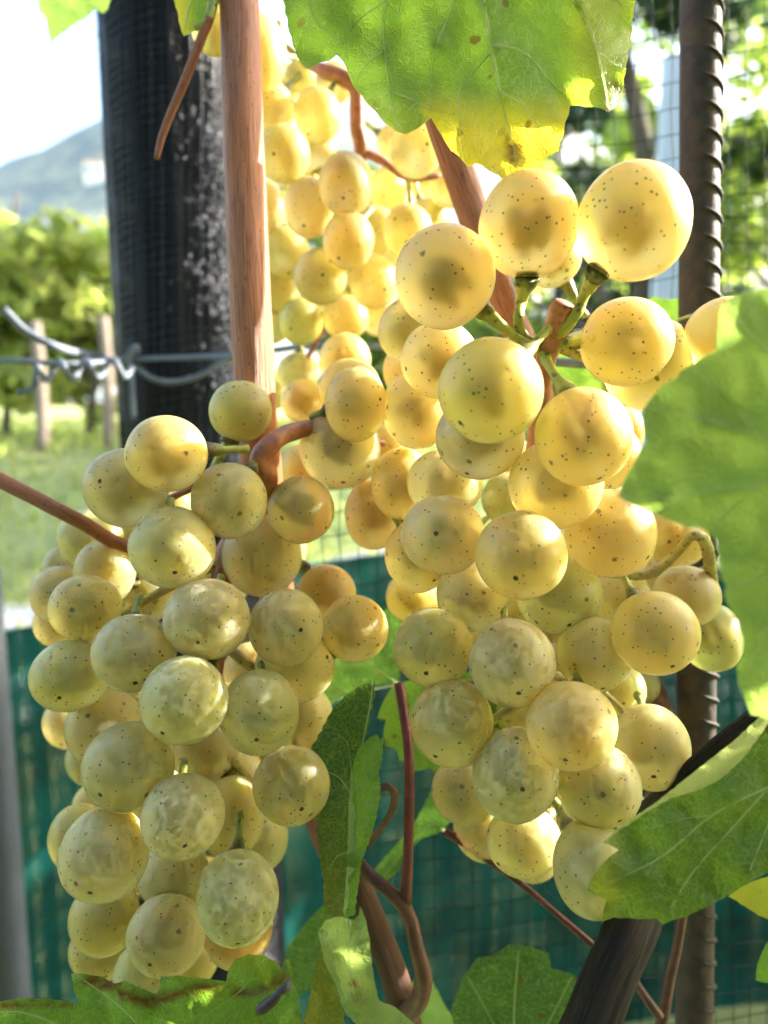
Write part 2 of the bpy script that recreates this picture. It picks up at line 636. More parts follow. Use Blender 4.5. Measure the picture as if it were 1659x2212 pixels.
house = empty('hillside_house', hb + Vector((0, 0, -3.0)), 'small white house on the distant hillside beside the dark post', 'house')
hx, hy, hz = hb
box('wall', (hx - 2.6, hy - 2, hz - 5.0), (hx + 2.6, hy + 3, hz + 2.0), M['white_wall'], house)
rv = [(hx - 3.1, hy - 2.4, hz + 2.0), (hx + 3.1, hy - 2.4, hz + 2.0), (hx + 3.1, hy + 3.4, hz + 2.0), (hx - 3.1, hy + 3.4, hz + 2.0),
      (hx - 3.1, hy + .5, hz + 3.1), (hx + 3.1, hy + .5, hz + 3.1)]
mesh_obj('roof', rv, [(0, 1, 5, 4), (2, 3, 4, 5), (1, 2, 5), (3, 0, 4), (0, 3, 2, 1)], M['roof'], house, smooth=False)
for wx in (-1.5, 1.1):
    box('window', (hx + wx - .4, hy - 2.05, hz - .4), (hx + wx + .4, hy - 1.98, hz + .9), M['dark_glass'], house)


# ---- trees and bushes: trunk with limbs, crown of many small leaves in clumps
def crown_mesh(clumps, n, size, mat, parent, name='crown', squash=0.75, long=1.0):
    """clumps: list of (centre, radius)"""
    tot = sum(r ** 2 for c, r in clumps)
    Vs, SH = [], []
    for c, r in clumps:
        m = max(6, int(n * r ** 2 / tot))
        d = rng.normal(0, 1, (m, 3))
        d /= np.linalg.norm(d, axis=1)[:, None]
        rad = r * rng.uniform(0.35, 1.05, m) ** 0.6
        ctr = np.array(c) + d * rad[:, None] * np.array([1, 1, squash])
        a = rng.normal(0, 1, (m, 3))
        a /= np.linalg.norm(a, axis=1)[:, None]
        b = np.cross(a, rng.normal(0, 1, (m, 3)))
        b /= np.linalg.norm(b, axis=1)[:, None]
        s = size * rng.uniform(0.55, 1.25, m)[:, None]
        Q = np.zeros((m, 4, 3))
        Q[:, 0] = ctr - a * s * long
        Q[:, 1] = ctr - b * s * .62 + a * s * .05
        Q[:, 2] = ctr + a * s * long
        Q[:, 3] = ctr + b * s * .62 + a * s * .05
        Vs.append(Q.reshape(-1, 3))
        SH.append(np.repeat(np.clip(rng.random(m) * .8 + rng.random() * .35, 0, 1), 4))
    V = np.concatenate(Vs)
    F = [(4 * i, 4 * i + 1, 4 * i + 2, 4 * i + 3) for i in range(len(V) // 4)]
    return mesh_obj(name, V, F, mat, parent, smooth=False, attrs={'shade': np.concatenate(SH)})


M['far_bark'] = plain('far_bark', (0.11, 0.085, 0.06), 0.85, 0.4, 12, 0.6, 0.01)
M['fol_vine'] = foliage_material('vine_row_leaves', (0.19, 0.28, 0.06), (0.40, 0.39, 0.13), (0.80, 0.90, 0.22), 0.62)
M['fol_dark'] = foliage_material('conifer_needles', (0.022, 0.055, 0.028), (0.035, 0.075, 0.03), (0.08, 0.16, 0.04), 0.3)
M['fol_mid'] = foliage_material('broad_leaves', (0.07, 0.14, 0.03), (0.13, 0.17, 0.04), (0.36, 0.52, 0.07), 0.5)
M['fol_lime'] = foliage_material('lime_leaves', (0.13, 0.20, 0.04), (0.22, 0.25, 0.06), (0.52, 0.70, 0.12), 0.5)


def tree(name, base, height, clumps, n, size, mat, label, cat, group=None, trunk_r=0.05, limbs=True, squash=0.75, long=1.0):
    t = empty(name, base, label, cat, group)
    b = Vector(base)
    top = b + Vector((0.04 * height, 0.02, height * 0.8))
    pts = [b + Vector((0, 0, -0.03)), b + Vector((0.03 * height, 0, height * .3)), b + Vector((-.02 * height, .02, height * .55)), top]
    V, F, A = tube(pts, [trunk_r, trunk_r * .8, trunk_r * .55, trunk_r * .2], 8, 4, 0.2, 1.0)
    mesh_obj('trunk', V, F, M['far_bark'], t, attrs=A)
    if limbs:
        for c, r in clumps[:7]:
            c = Vector(c)
            k = max(0.15, min(0.7, (c.z - b.z) / height * .6))
            st = b.lerp(top, k)
            md = st.lerp(c, .55) + Vector((0, 0, -.06 * r))
            V, F, A = tube([st, md, c], [trunk_r * .45, trunk_r * .3, trunk_r * .1], 6, 3, 0.15, 1.0)
            mesh_obj('limb', V, F, M['far_bark'], t, attrs=A)
    crown_mesh(clumps, n, size, mat, t, squash=squash, long=long)
    return t


def blob_clumps(c, rx, ry, rz, n, r):
    out = []
    for i in range(n):
        d = Vector((random.gauss(0, 1), random.gauss(0, 1), random.gauss(0, 1)))
        d.normalize()
        k = random.uniform(.2, 1) ** .5
        out.append(((c[0] + d.x * rx * k, c[1] + d.y * ry * k, c[2] + d.z * rz * k), r * random.uniform(.6, 1.2)))
    return out


def gp(u, z):
    p = P(u, 1106, z)
    return Vector((p.x, p.y, gh(p.x, p.y)))


# vine row on the left
for i, (u, z, h, lab) in enumerate([(-170, 4.5, 1.45, 'leafy yellow-green vine bush farther along the sunlit row, cut by the picture edge'),
                                    (20, 4.6, 1.42, 'leafy yellow-green vine bush in the sunlit row, beside the wooden row stake'),
                                    (200, 4.7, 1.34, 'leafy yellow-green vine bush in the sunlit row, behind the netted post'),
                                    (390, 4.9, 1.4, 'leafy vine bush of the sunlit row hidden mostly by the netted post')]):
    b = gp(u, z)
    cl = blob_clumps((b.x, b.y, b.z + h * .54), .42, .25, h * .44, 26, .20)
    tree('vine_bush', b, h, cl, 1250, .075, M['fol_vine'], lab, 'vine', 'vines of the far row', .03)
M['stake'] = plain('weathered_stake', (0.24, 0.19, 0.15), 0.8, 0.3, 30, 0.5, 0.003)
for u, z, vtop, lab in [(101, 4.15, 700, 'pale wooden row stake standing in the grass left of the netted post'),
                        (243, 4.3, 690, 'grey wooden row stake close beside the netted post')]:
    b = gp(u, z)
    ht = P(u, vtop, z).z
    V, F, A = tube([b + Vector((0, 0, -.02)), b + Vector((.01, 0, (ht - b.z) * .5)), b + Vector((0, 0, ht - b.z))], [.033, .032, .030], 10, 4, .06)
    tag(mesh_obj('row_stake', V, F, M['stake'], attrs=A), lab, 'stake', 'stakes of the far row')

# dark broadleaf trees behind the row and the trees at right
b = gp(60, 16)
tree('background_tree', b, 5.5, blob_clumps((b.x, b.y, 3.2), 2.2, 1.5, 1.6, 12, .9), 1800, .16, M['fol_mid'],
     'mid green tree behind the far vine row', 'tree', None, .12)
b = gp(1330, 6.0)
cl = []
for i in range(26):                                        # drooping conifer boughs
    a = random.uniform(0, 2 * math.pi)
    hh = random.uniform(0.9, 5.0)
    L = (5.6 - hh) * .27 + .2
    for s in (0.4, .7, 1.0):
        cl.append(((b.x + math.cos(a) * L * s, b.y + math.sin(a) * L * s, hh - .28 * s * s * L), .20 * (1.25 - .5 * s)))
tree('conifer', b, 5.6, cl, 5200, .055, M['fol_dark'], 'dark conifer with drooping boughs seen through the black mesh', 'tree', None, .10, True, .6, 1.5)
b = gp(1720, 5.2)
tree('broadleaf_tree', b, 4.2, blob_clumps((b.x, b.y, 2.6), .8, .7, 1.3, 20, .34), 2600, .06, M['fol_mid'],
     'green broadleaf tree with bright gaps right of the steel bar', 'tree', None, .06)
b = gp(1180, 9.5)
tree('lime_tree', b, 4.6, blob_clumps((b.x, b.y, 2.5), 1.3, 1.0, 1.5, 20, .5), 2600, .10, M['fol_lime'],
     'pale yellow-green tree behind the dark conifer', 'tree', None, .09)
b = gp(1560, 9.0)
tree('shrub', b, 2.1, blob_clumps((b.x, b.y, 1.1), 1.5, .8, .75, 18, .45), 2600, .085, M['fol_lime'],
     'low sunlit shrub at the far edge of the meadow behind the conifer', 'shrub', None, .06)
b = gp(760, 8.5)
tree('orchard_tree', b, 3.6, blob_clumps((b.x, b.y, 2.2), 1.2, .9, 1.2, 18, .45), 2200, .08, M['fol_mid'],
     'round green orchard tree behind the hanging bunch of the back cane', 'tree', None, .07)

b = gp(1480, 11.0)
tree('poplar', b, 7.5, blob_clumps((b.x, b.y, 4.0), 1.6, 1.0, 2.9, 26, .7), 3200, .12, M['fol_lime'],
     'tall pale poplar rising behind the steel bar', 'tree', None, .12)
b = gp(1700, 8.0)
tree('ash_tree', b, 6.0, blob_clumps((b.x, b.y, 3.6), 1.0, .8, 2.2, 22, .5), 3000, .09, M['fol_mid'],
     'tall mid-green ash behind the broadleaf tree, right of the steel bar', 'tree', None, .1)
# unseen dark hedge added behind the viewer: it takes away the low sky light from that side
for i in range(6):
    b = Vector((-2.0 + i * .8, -.72 + .05 * math.sin(i * 2.0), 0))
    tree('sky_block_hedge', b, 2.6, [((b.x + random.uniform(-.45, .45), b.y + random.uniform(-.2, .2), random.uniform(.1, 2.5)), .34) for k in range(24)], 2400, .06, M['fol_dark'],
         'unseen dark hedge added behind the viewer to block sky light', 'hedge', 'yews of the added hedge', .04, False)

# unseen hedge added on the right, outside the view: it keeps the low sun off the ground
for hx0, hy0, hh0, lab in [(2.3, 1.0, 1.95, 'unseen hedge shrub added for shade beside the netting, low end'), (2.9, 1.9, 2.15, 'unseen hedge shrub added for shade, second from the low end'),
                           (3.6, 2.9, 2.4, 'unseen hedge shrub added for shade, third from the low end'), (4.3, 3.9, 2.6, 'unseen hedge shrub added for shade at the tall far end')]:
    tree('sun_block_shrub', Vector((hx0, hy0, 0)), hh0, [((hx0 + random.uniform(-.45, .45), hy0 + random.uniform(-.6, .6), hh0 * random.uniform(.08, .88)), .34) for i in range(22)], 1000, .06, M['fol_mid'],
         lab, 'hedge', None, .04, False)

# ---- net-wrapped post
M['post_wood'] = plain('dark_post', (0.007, 0.012, 0.028), 0.8, 0.4, 40, 0.5, 0.002)
M['net_black'] = plain('black_net_plastic', (0.008, 0.011, 0.017), 0.2, 0.2, 80, 0.1, 0.0003, spec=0.5)
PZ = 0.50
pb, pt_ = P(405, 2600, PZ + 0.02), P(383, -420, PZ)
pr = PX(152, PZ)
pb = Vector((pt_.x + (pb.x - pt_.x) * 1.0, pb.y, 0))
pt_ = Vector((pt_.x, pt_.y, 1.42))
pb = Vector((P(436, 900, PZ).x + 0.004, P(398, 900, PZ).y, 0))
pt_ = Vector((P(412, 200, PZ).x, pb.y, 1.42))
post = empty('netted_post', pb, 'thick dark post wrapped in fine black netting', 'post')
V, F, A = tube([pb, pb.lerp(pt_, .5), pt_], [pr, pr, pr * .98], 40, 6, 0.03, 1.0)
mesh_obj('timber', V, F, M['post_wood'], post, attrs=A)
NV, NF = [], []


def add_tube(acc_v, acc_f, pts, rad, sides=4, sub=1):
    V, F, A = tube(pts, rad, sides, sub, 0, 1, close=False)
    o = len(acc_v)
    acc_v.extend([tuple(v) for v in V])
    acc_f.extend([tuple(i + o for i in f) for f in F])


axis = pt_ - pb
for k in range(80):                                        # lengthwise threads, twisting a little
    a0 = 2 * math.pi * k / 80
    pts = []
    for s in range(16):
        t = 0.42 + 0.58 * s / 15
        a = a0 + 0.9 * t + .06 * math.sin(9 * t + k)
        c = pb + axis * t
        R = pr * (1.03 + .012 * math.sin(k * 3 + s))
        pts.append(c + Vector((math.cos(a) * R, math.sin(a) * R, 0)))
    add_tube(NV, NF, pts, [.0004] * 16)
for k in range(210):                                       # rings
    t = 0.42 + 0.58 * k / 209
    c = pb + axis * t
    pts = []
    for s in range(33):
        a = 2 * math.pi * s / 32
        R = pr * (1.032 + .012 * math.sin(s * 5 + k * 2.1))
        pts.append(c + Vector((math.cos(a) * R, math.sin(a) * R, .0035 * math.sin(3 * a + k * .6))))
    add_tube(NV, NF, pts, [.0004] * 33)
nw = mesh_obj('net_wrap', NV, NF, M['net_black'], post)
nw['kind'] = 'stuff'
M['net_glint'] = plain('glint_thread', (0.42, 0.42, 0.50), 0.4, 0.3, 200, 0.1, 0.0003, spec=0.7)
FV, FF = [], []
for k in range(1100):                                       # pale thread bits put in as sun glints on the net
    t = (random.gauss(1.09, .055) if k % 3 else random.uniform(1.0, 1.22)) / 1.42
    a = math.radians(-90 + random.gauss(46, 15))
    c = pb + axis * t + Vector((math.cos(a), math.sin(a), 0)) * pr * 1.05
    dv = Vector((random.gauss(0, 1), random.gauss(0, 1), random.gauss(0, 1))).normalized() * random.uniform(.0006, .0022)
    add_tube(FV, FF, [c - dv, c + dv], [.00017, .00015], 4)
fr = mesh_obj('glint_threads', FV, FF, M['net_glint'], post)
fr['kind'] = 'stuff'

# ---- trellis wire and its twisted tie at the post
M['wire'] = plain('galvanised_wire', (0.15, 0.18, 0.225), 0.6, 0.3, 120, 0.2, 0.0003)
wz = PZ - pr * 1.02 - 0.004


def wire(name, path, label, r=0.0013, parent=None, cat='wire'):
    V, F, A = tube([P(u, v, z) for u, v, z in path], [r] * len(path), 8, 6, 0, 1)
    o = mesh_obj(name, V, F, M['wire'], parent, attrs=A)
    if label:
        tag(o, label, cat)
    return o


tie = empty('wire_tie', P(270, 780, wz), 'twisted grey wire tie knotted round the trellis wire at the netted post', 'wire')
wire('loose_end', [(8, 668, .40), (60, 718, .405), (130, 752, .41), (200, 768, wz), (262, 782, wz - .002), (292, 750, wz - .004), (296, 762, wz)], None, .0021, tie)
coil = []
for i in range(40):
    t = i / 39
    u = 285 - t * 205
    a = t * 2 * math.pi * 3.6
    coil.append((u, 793 + t * 10 + 19 * math.sin(a), .408 + .006 * math.cos(a)))
coil += [(72, 836, .408), (40, 850, .408)]
wire('twist', coil, None, .0017, tie)
wire('hanging_end', [(276, 778, wz - .003), (284, 815, wz - .003), (287, 860, wz - .003), (289, 902, wz - .003)], None, .0017, tie)
wire('sagging_strand', [(290, 790, wz - .001), (330, 818, wz - .003), (370, 826, wz - .004), (430, 812, wz - .004), (500, 772, wz - .002), (560, 752, wz + .005)], None, .0017, tie)
wire('trellis_wire', [(-260, 778, .44), (0, 778, .42), (150, 786, .412), (290, 776, wz - .002), (500, 768, .395), (700, 745, .33), (960, 760, .27), (1240, 785, .238), (1500, 798, .228), (1900, 812, .215)],
     'single grey trellis wire running behind the grape bunches', .0015)

# ---- steel reinforcing bar
M['steel'] = plain('rusty_steel', (0.095, 0.066, 0.050), 0.7, 0.5, 210, 0.8, 0.0008, col2=(0.045, 0.040, 0.042), metal=0.25)
rb, rt = P(1499, 2212, .238), P(1513, 0, .220)
dr = (rt - rb).normalized()
rb2 = rb - dr * ((rb.z + .05) / dr.z)
rt2 = rt + dr * .12
rebar = empty('steel_bar', rb2, 'ribbed rusty steel reinforcing bar standing upright behind the right bunch', 'bar')
RR = .0056
V, F, A = tube([rb2, rb2.lerp(rt2, .5), rt2], [RR, RR, RR], 28, 30, .025, 1.2)
mesh_obj('shaft', V, F, M['steel'], rebar, attrs=A)
ax = dr
e1 = Vector((0, -1, 0)) - ax * ax.dot(Vector((0, -1, 0)))
e1.normalize()
e2 = ax.cross(e1)                                          # points to picture right or left
if e2.x < 0:
    e2 = -e2
rib_me = None
L = (rt2 - rb2).length
pitch_r = .0074
s = 0.55
while s < L - .01:
    if rib_me is None:
        pts, rad = [], []
        for q in range(11):
            a = math.radians(-12 + q * 18.5 - 30)
            pts.append(e1 * math.sin(math.pi / 2 - a - .55) * RR * 1.05 + e2 * math.cos(math.pi / 2 - a - .55) * RR * 1.05 - ax * (q - 5) * .00075)
            rad.append(.00048 * math.sin(math.pi * (q + .6) / 11.2) + .0002)
        V, F, A = tube(pts, rad, 6, 1, 0, 1)
        ro = mesh_obj('rib', V, F, M['steel'], None, attrs=A, origin=(0, 0, 0))
        rib_me = ro.data
    else:
        ro = bpy.data.objects.new('rib', rib_me)
        COL.objects.link(ro)
    ro.location = rb2 + ax * s
    attach(ro, rebar)
    s += pitch_r

# ---- green shade net fence with its poles
M['green_net'] = plain('green_net_tape', (0.001, 0.085, 0.078), 0.6, 0.6, 9, 0.1, 0.0003, spec=0.12)
M['pole'] = plain('grey_pole', (0.07, 0.085, 0.115), 0.5, 0.2, 40, 0.2, 0.0006)
FP = [Vector((-0.62, 0.36, 0)), Vector((-.32, .68, 0)), Vector((0.02, 1.0, 0)), Vector((.6, 1.16, 0)), Vector((1.7, 1.30, 0))]
FPD = [Vector(q) for q in catmull([tuple(q) for q in FP], 24)]
FCUM = [0.0]
for i in range(1, len(FPD)):
    FCUM.append(FCUM[-1] + (FPD[i] - FPD[i - 1]).length)
FL = FCUM[-1]


def fat(d):
    d = max(0, min(FL - 1e-6, d))
    k = next(i for i in range(1, len(FCUM)) if FCUM[i] >= d)
    t = (d - FCUM[k - 1]) / (FCUM[k] - FCUM[k - 1])
    dirv = (FPD[k] - FPD[k - 1]).normalized()
    return FPD[k - 1].lerp(FPD[k], t), dirv


def ftop(d):                                               # the net sags to the right
    t = max(0, min(1, (d / FL - .48) / .25))
    return .80 - .33 * t * t * (3 - 2 * t) + .004 * math.sin(d * 9)


net = empty('shade_net', FP[0], 'green woven shade netting stretched low behind the bunches', 'netting')
V, F = [], []


def strip(points, w, sides):
    o = len(V)
    for i, (c, sd) in enumerate(zip(points, sides)):
        c = c + Vector((.7, -.7, 0)) * .007 * noise.noise(Vector((c.x * 8, c.y * 8, c.z * 8)))
        V.append(c - sd * w)
        V.append(c + sd * w)
        if i:
            F.append((o + 2 * i - 2, o + 2 * i - 1, o + 2 * i + 1, o + 2 * i))


x = 0.0
while x < FL:
    w = .00168 * random.uniform(.8, 1.15)
    c, dv = fat(x)
    h = ftop(x)
    strip([c + Vector((0, 0, -.01 + (h + .01) * i / 8)) for i in range(9)], w, [dv] * 9)
    x += .0035
zz = .01
UPV = Vector((0, 0, 1))
while zz < .80:
    thick = .0030 if int(zz / .0064) % 5 == 0 else .0022
    run = []
    x = 0.0
    while x < FL:
        if ftop(x) > zz:
            c, dv = fat(x)
            run.append(c + Vector((.001, -.001, zz)))
        x += .04
    if len(run) > 2:
        strip(run, thick, [UPV] * len(run))
    zz += .0064
nm = mesh_obj('woven_tapes', V, F, M['green_net'], net, smooth=False)
nm['kind'] = 'stuff'
ed = [fat(FL * i / 40)[0] + Vector((0, 0, ftop(FL * i / 40))) for i in range(41)]
V2, F2, Aa = tube(ed, [.003] * 41, 6, 1, 0, 1)
mesh_obj('edge_cord', V2, F2, M['green_net'], net, attrs=Aa)
pz = .62
pl = P(-42, 1232, pz)
V2, F2, Aa = tube([Vector((pl.x, pl.y, -.02)), Vector((pl.x, pl.y, .4)), Vector((pl.x - .001, pl.y, pl.z))], [.0155] * 3, 16, 4, .01)
tag(mesh_obj('net_pole', V2, F2, M['pole'], attrs=Aa), 'grey round pole cut by the picture edge beside the left bunch', 'pole')

# ---- black square mesh on the right, with a pale post behind it
M['mesh'] = plain('black_mesh_cord', (0.006, 0.010, 0.012), 0.7, 0.2, 80, 0.1, 0.0003, spec=0.08)
bn = empty('bird_net', P(1600, 2212, .272), 'black square-meshed netting hanging behind the steel bar', 'netting')
V, F = [], []
MZ = .29
NA0, NA1, NB = -11, 24, 48


def netpt(a, b):
    u = 1130 + a * 40
    v = -140 + b * 52
    u += 8 * noise.noise(Vector((a * .35, b * .35, 1))) + b * .25
    v += 14 * noise.noise(Vector((a * .25, b * .3, 7))) - (a - 10) * 5
    return P(u, v, MZ + .006 * noise.noise(Vector((a * .2, b * .2, 3))))


for a in range(NA0, NA1):                                  # left of the right bunch the net hangs from the wire downwards
    b0 = 0 if a >= 0 else 21
    pts = [netpt(a, b) for b in range(b0, NB)]
    add_tube(V, F, pts, [.00017] * len(pts), 5)
for b in range(0, NB):
    pts = [netpt(a, b) for a in range(0 if b < 21 else NA0, NA1)]
    add_tube(V, F, pts, [.00018] * len(pts), 5)
mesh_obj('mesh_cords', V, F, M['mesh'], bn)
pts = [netpt(0, b) for b in range(0, 22)] + [netpt(a, 21) for a in range(-1, NA0 - 1, -1)]
add = tube(pts, [.00035] * len(pts), 6, 1, 0, 1)
mesh_obj('edge_cord', add[0], add[1], M['mesh'], bn, attrs=add[2])
M['pale_post'] = plain('pale_painted_post', (0.50, 0.56, 0.68), 0.6, 0.12, 20, 0.2, 0.002)
q = P(1452, 300, 1.7)
tag(box('pale_post', (q.x - .026, q.y - .02, -.02), (q.x + .026, q.y + .02, 1.75), M['pale_post']),
    'pale blue-white fence post half hidden behind the steel bar', 'post')


# ------------------------------------------------------------------ leaves
def seg_dist(pt, a, b):
    ax, ay = a
    bx, by = b
    dx, dy = bx - ax, by - ay
    t = max(0, min(1, ((pt[0] - ax) * dx + (pt[1] - ay) * dy) / (dx * dx + dy * dy + 1e-9)))
    return math.hypot(pt[0] - ax - t * dx, pt[1] - ay - t * dy)


def inside(pt, poly):
    x, y = pt
    c = False
    j = len(poly) - 1
    for i in range(len(poly)):
        xi, yi = poly[i][:2]
        xj, yj = poly[j][:2]
        if (yi > y) != (yj > y) and x < (xj - xi) * (y - yi) / (yj - yi + 1e-12) + xi:
            c = not c
        j = i
    return c


def sheet(outline, step=20.0, wave=0.0015, wfreq=0.011, teeth=0.0, yellow=None, brown=(), pale=0.0, veins=(), seed=0.0, cup=0.0):
    """a lamina: outline of (u, v, z) points; z between them follows by distance weighting"""
    pts = []
    n = len(outline)
    for i in range(n):
        a = np.array(outline[i], float)
        b = np.array(outline[(i + 1) % n], float)
        L = math.hypot(b[0] - a[0], b[1] - a[1])
        m = max(1, int(L / (step * 0.7)))
        for s in range(m):
            q = a + (b - a) * s / m
            if teeth and s % 2 == 1 and m > 2:
                nx, ny = (b[1] - a[1]) / L, -(b[0] - a[0]) / L
                q[0] += nx * teeth
                q[1] += ny * teeth
            elif s or True:
                q[0] += 0.8 * math.sin(i * 7.1 + s * 2.3)
                q[1] += 0.8 * math.cos(i * 5.3 + s * 3.1)
            pts.append(q)
    poly = [tuple(p[:2]) for p in pts]
    us = [p[0] for p in pts]
    vs = [p[1] for p in pts]
    co = [Vector(p) for p in poly]
    y = min(vs) + step / 2
    row = 0
    while y < max(vs):
        x = min(us) + (step / 2 if row % 2 else 0)
        while x < max(us):
            q = (x + random.uniform(-.2, .2) * step, y + random.uniform(-.2, .2) * step)
            if inside(q, poly):
                d = min((q[0] - p[0]) ** 2 + (q[1] - p[1]) ** 2 for p in poly)
                if d > (step * 0.45) ** 2:
                    co.append(Vector(q))
            x += step
        y += step * 0.87
        row += 1
    edges = [(i, (i + 1) % len(poly)) for i in range(len(poly))]
    r = delaunay_2d_cdt(co, edges, [], 1, 0.01)
    V2, F2 = r[0], r[2]
    ctrl = np.array(outline, float)
    V, Y, B, PL = [], [], [], []
    for p in V2:
        dd = (ctrl[:, 0] - p[0]) ** 2 + (ctrl[:, 1] - p[1]) ** 2 + 60.0
        w = 1.0 / dd ** 1.3
        z = float((w * ctrl[:, 2]).sum() / w.sum())
        z += wave * noise.noise(Vector((p[0] * wfreq + seed, p[1] * wfreq, seed * 3.7)))
        z += wave * 0.4 * noise.noise(Vector((p[0] * wfreq * 3 + seed, p[1] * wfreq * 3, seed * 1.7)))
        if cup:
            de = min(seg_dist(p, poly[i], poly[(i + 1) % len(poly)]) for i in range(0, len(poly), 2))
            z += cup * min(1.0, de / 120.0)
        if veins:
            dv = min(seg_dist(p, vv[i], vv[i + 1]) for vv in veins for i in range(len(vv) - 1))
            z += -0.0009 * math.exp(-(dv / 22.0) ** 2) * 1.0 + 0.0006
        V.append(P(p[0], p[1], z))
        Y.append(yellow(p[0], p[1]) if yellow else 0.0)
        b = 0.0
        for line, wd in brown:
            dl = min(seg_dist(p, line[i], line[i + 1]) for i in range(len(line) - 1))
            b = max(b, max(0.0, 1.2 - dl / wd))
        B.append(min(1, b))
        PL.append(pale)
    return V, [tuple(f) for f in F2], Y, B, PL


def leaf(parent, mat, sheets, veins=(), vein_r=3.0, label=None, name='leaf', z_of=None):
    V, F, Y, B, PL = [], [], [], [], []
    for s in sheets:
        v, f, y, b, pl = sheet(**s)
        o = len(V)
        V += v
        F += [tuple(i + o for i in q) for q in f]
        Y += y
        B += b
        PL += pl
    ob = mesh_obj(name, V, F, mat, parent, attrs={'yellow': Y, 'brown': B, 'pale': PL})
    if label:
        ob['label'] = label
    if veins:
        A = np.array([tuple(v) for v in V])
        cf = np.array(CAM)
        for vv, r0 in veins:
            path = []
            dense = catmull([(a[0], a[1]) for a in vv], 5)
            m = len(dense)
            pts, rad = [], []
            for i, q in enumerate(dense):
                ray = np.array(P(q[0], q[1], 1.0)) - cf
                ray /= np.linalg.norm(ray)
                rel = A - cf
                t = rel @ ray
                d = np.linalg.norm(rel - t[:, None] * ray, axis=1)
                ids = np.argsort(d)[:3]
                w = 1 / (d[ids] + 1e-5)
                tt = float((t[ids] * w).sum() / w.sum())
                pts.append(cf + ray * (tt - 0.00022))
                rad.append(PX(r0 * (1 - 0.65 * i / m), tt))
            vt, vf, va = tube(pts, rad, 6, 1, 0, 1)
            mesh_obj('vein', vt, vf, M['vein'], ob, attrs=va)
    return ob

# ------------------------------------------------------------------ the vine: canes, stalks, leaves
vine = empty('grapevine', Vector((P(1277, 2212, .155).x, P(1277, 2212, .155).y, 0)),
             'grapevine with reddish canes, dark old wood and green yellowing leaves', 'vine')
o = stalk('cane', [(485, -1300, .23, 42), (517, 0, .205, 43), (531, 440, .203, 44), (548, 780, .203, 44), (563, 990, .206, 43), (600, 1300, .235, 38),
                   (655, 1600, .245, 40), (706, 1790, .225, 40), (765, 1900, .205, 34), (812, 2010, .198, 31), (852, 2110, .196, 30), (885, 2260, .2, 38)],
          vine, M['cane'], 28, 8, .05, 1.3, corky=[0, 0, 0, 0, 0, .1, .3, .5, 1, 1, 1, 1])
o['label'] = 'straight reddish-brown upright cane in front of the dark post'
o = stalk('cane', [(640, -1200, .24, 32), (900, 40, .21, 34), (940, 220, .21, 34), (1008, 420, .21, 34), (1075, 620, .208, 33), (1150, 800, .208, 31), (1200, 1000, .215, 30),
                   (1300, 1250, .228, 30), (1405, 1490, .232, 30), (1435, 1650, .215, 36), (1425, 1800, .19, 44), (1395, 1920, .165, 54)],
          vine, M['cane'], 24, 8, .05, 1.3, corky=[0, 0, 0, 0, 0, 0, .1, .4, .7, .9, 1, 1])
o['label'] = 'slanting reddish-brown cane behind the big golden grapes'
stalk('trunk', [(1400, 1890, .168, 54), (1364, 1994, .156, 56), (1320, 2100, .152, 57), (1272, 2225, .15, 58), (1200, 2420, .155, 60), (1180, 2800, .18, 66),
                (1180, 5200, .32, 110)], vine, M['bark'], 28, 8, .16, 2.0)
stalk('cane', [(1408, 1760, .185, 34), (1460, 1700, .165, 23), (1530, 1630, .160, 20), (1600, 1572, .158, 19), (1720, 1480, .158, 20)], vine, M['bark'], 14, 6, .1, 2.0)
stalk('cane', [(-90, 985, .19, 17), (0, 1037, .187, 17), (80, 1078, .186, 16), (165, 1122, .187, 16), (300, 1190, .20, 15), (520, 1210, .215, 15)], vine, M['cane'], 14, 6, .04, 1.3)
stalk('twig', [(452, 40, .2, 11), (440, 70, .2, 10), (405, 160, .2, 10), (372, 238, .2, 9), (350, 295, .2, 8), (338, 343, .2, 6)], vine, M['cane'], 10, 6, .06, 1.3)
stalk('petiole', [(470, -60, .202, 11), (452, 40, .2, 10), (420, 60, .2, 7)], vine, M['pedicel'], 10, 5, .04)
stalk('petiole', [(1032, -215, .1525, 8), (1010, -300, .157, 7), (940, -400, .175, 7), (830, -520, .205, 7), (790, -500, .225, 8)], vine, M['red_stalk'], 10, 6, .05)
stalk('petiole', [(1815, 1000, .1015, 10), (1890, 1060, .108, 8), (1960, 1200, .125, 7), (1900, 1380, .150, 8), (1740, 1470, .158, 9)], vine, M['pedicel'], 10, 6, .05)
stalk('petiole', [(1795, 1645, .1345, 8), (1840, 1600, .14, 7), (1800, 1520, .15, 7), (1715, 1484, .158, 9)], vine, M['red_stalk'], 10, 6, .05)
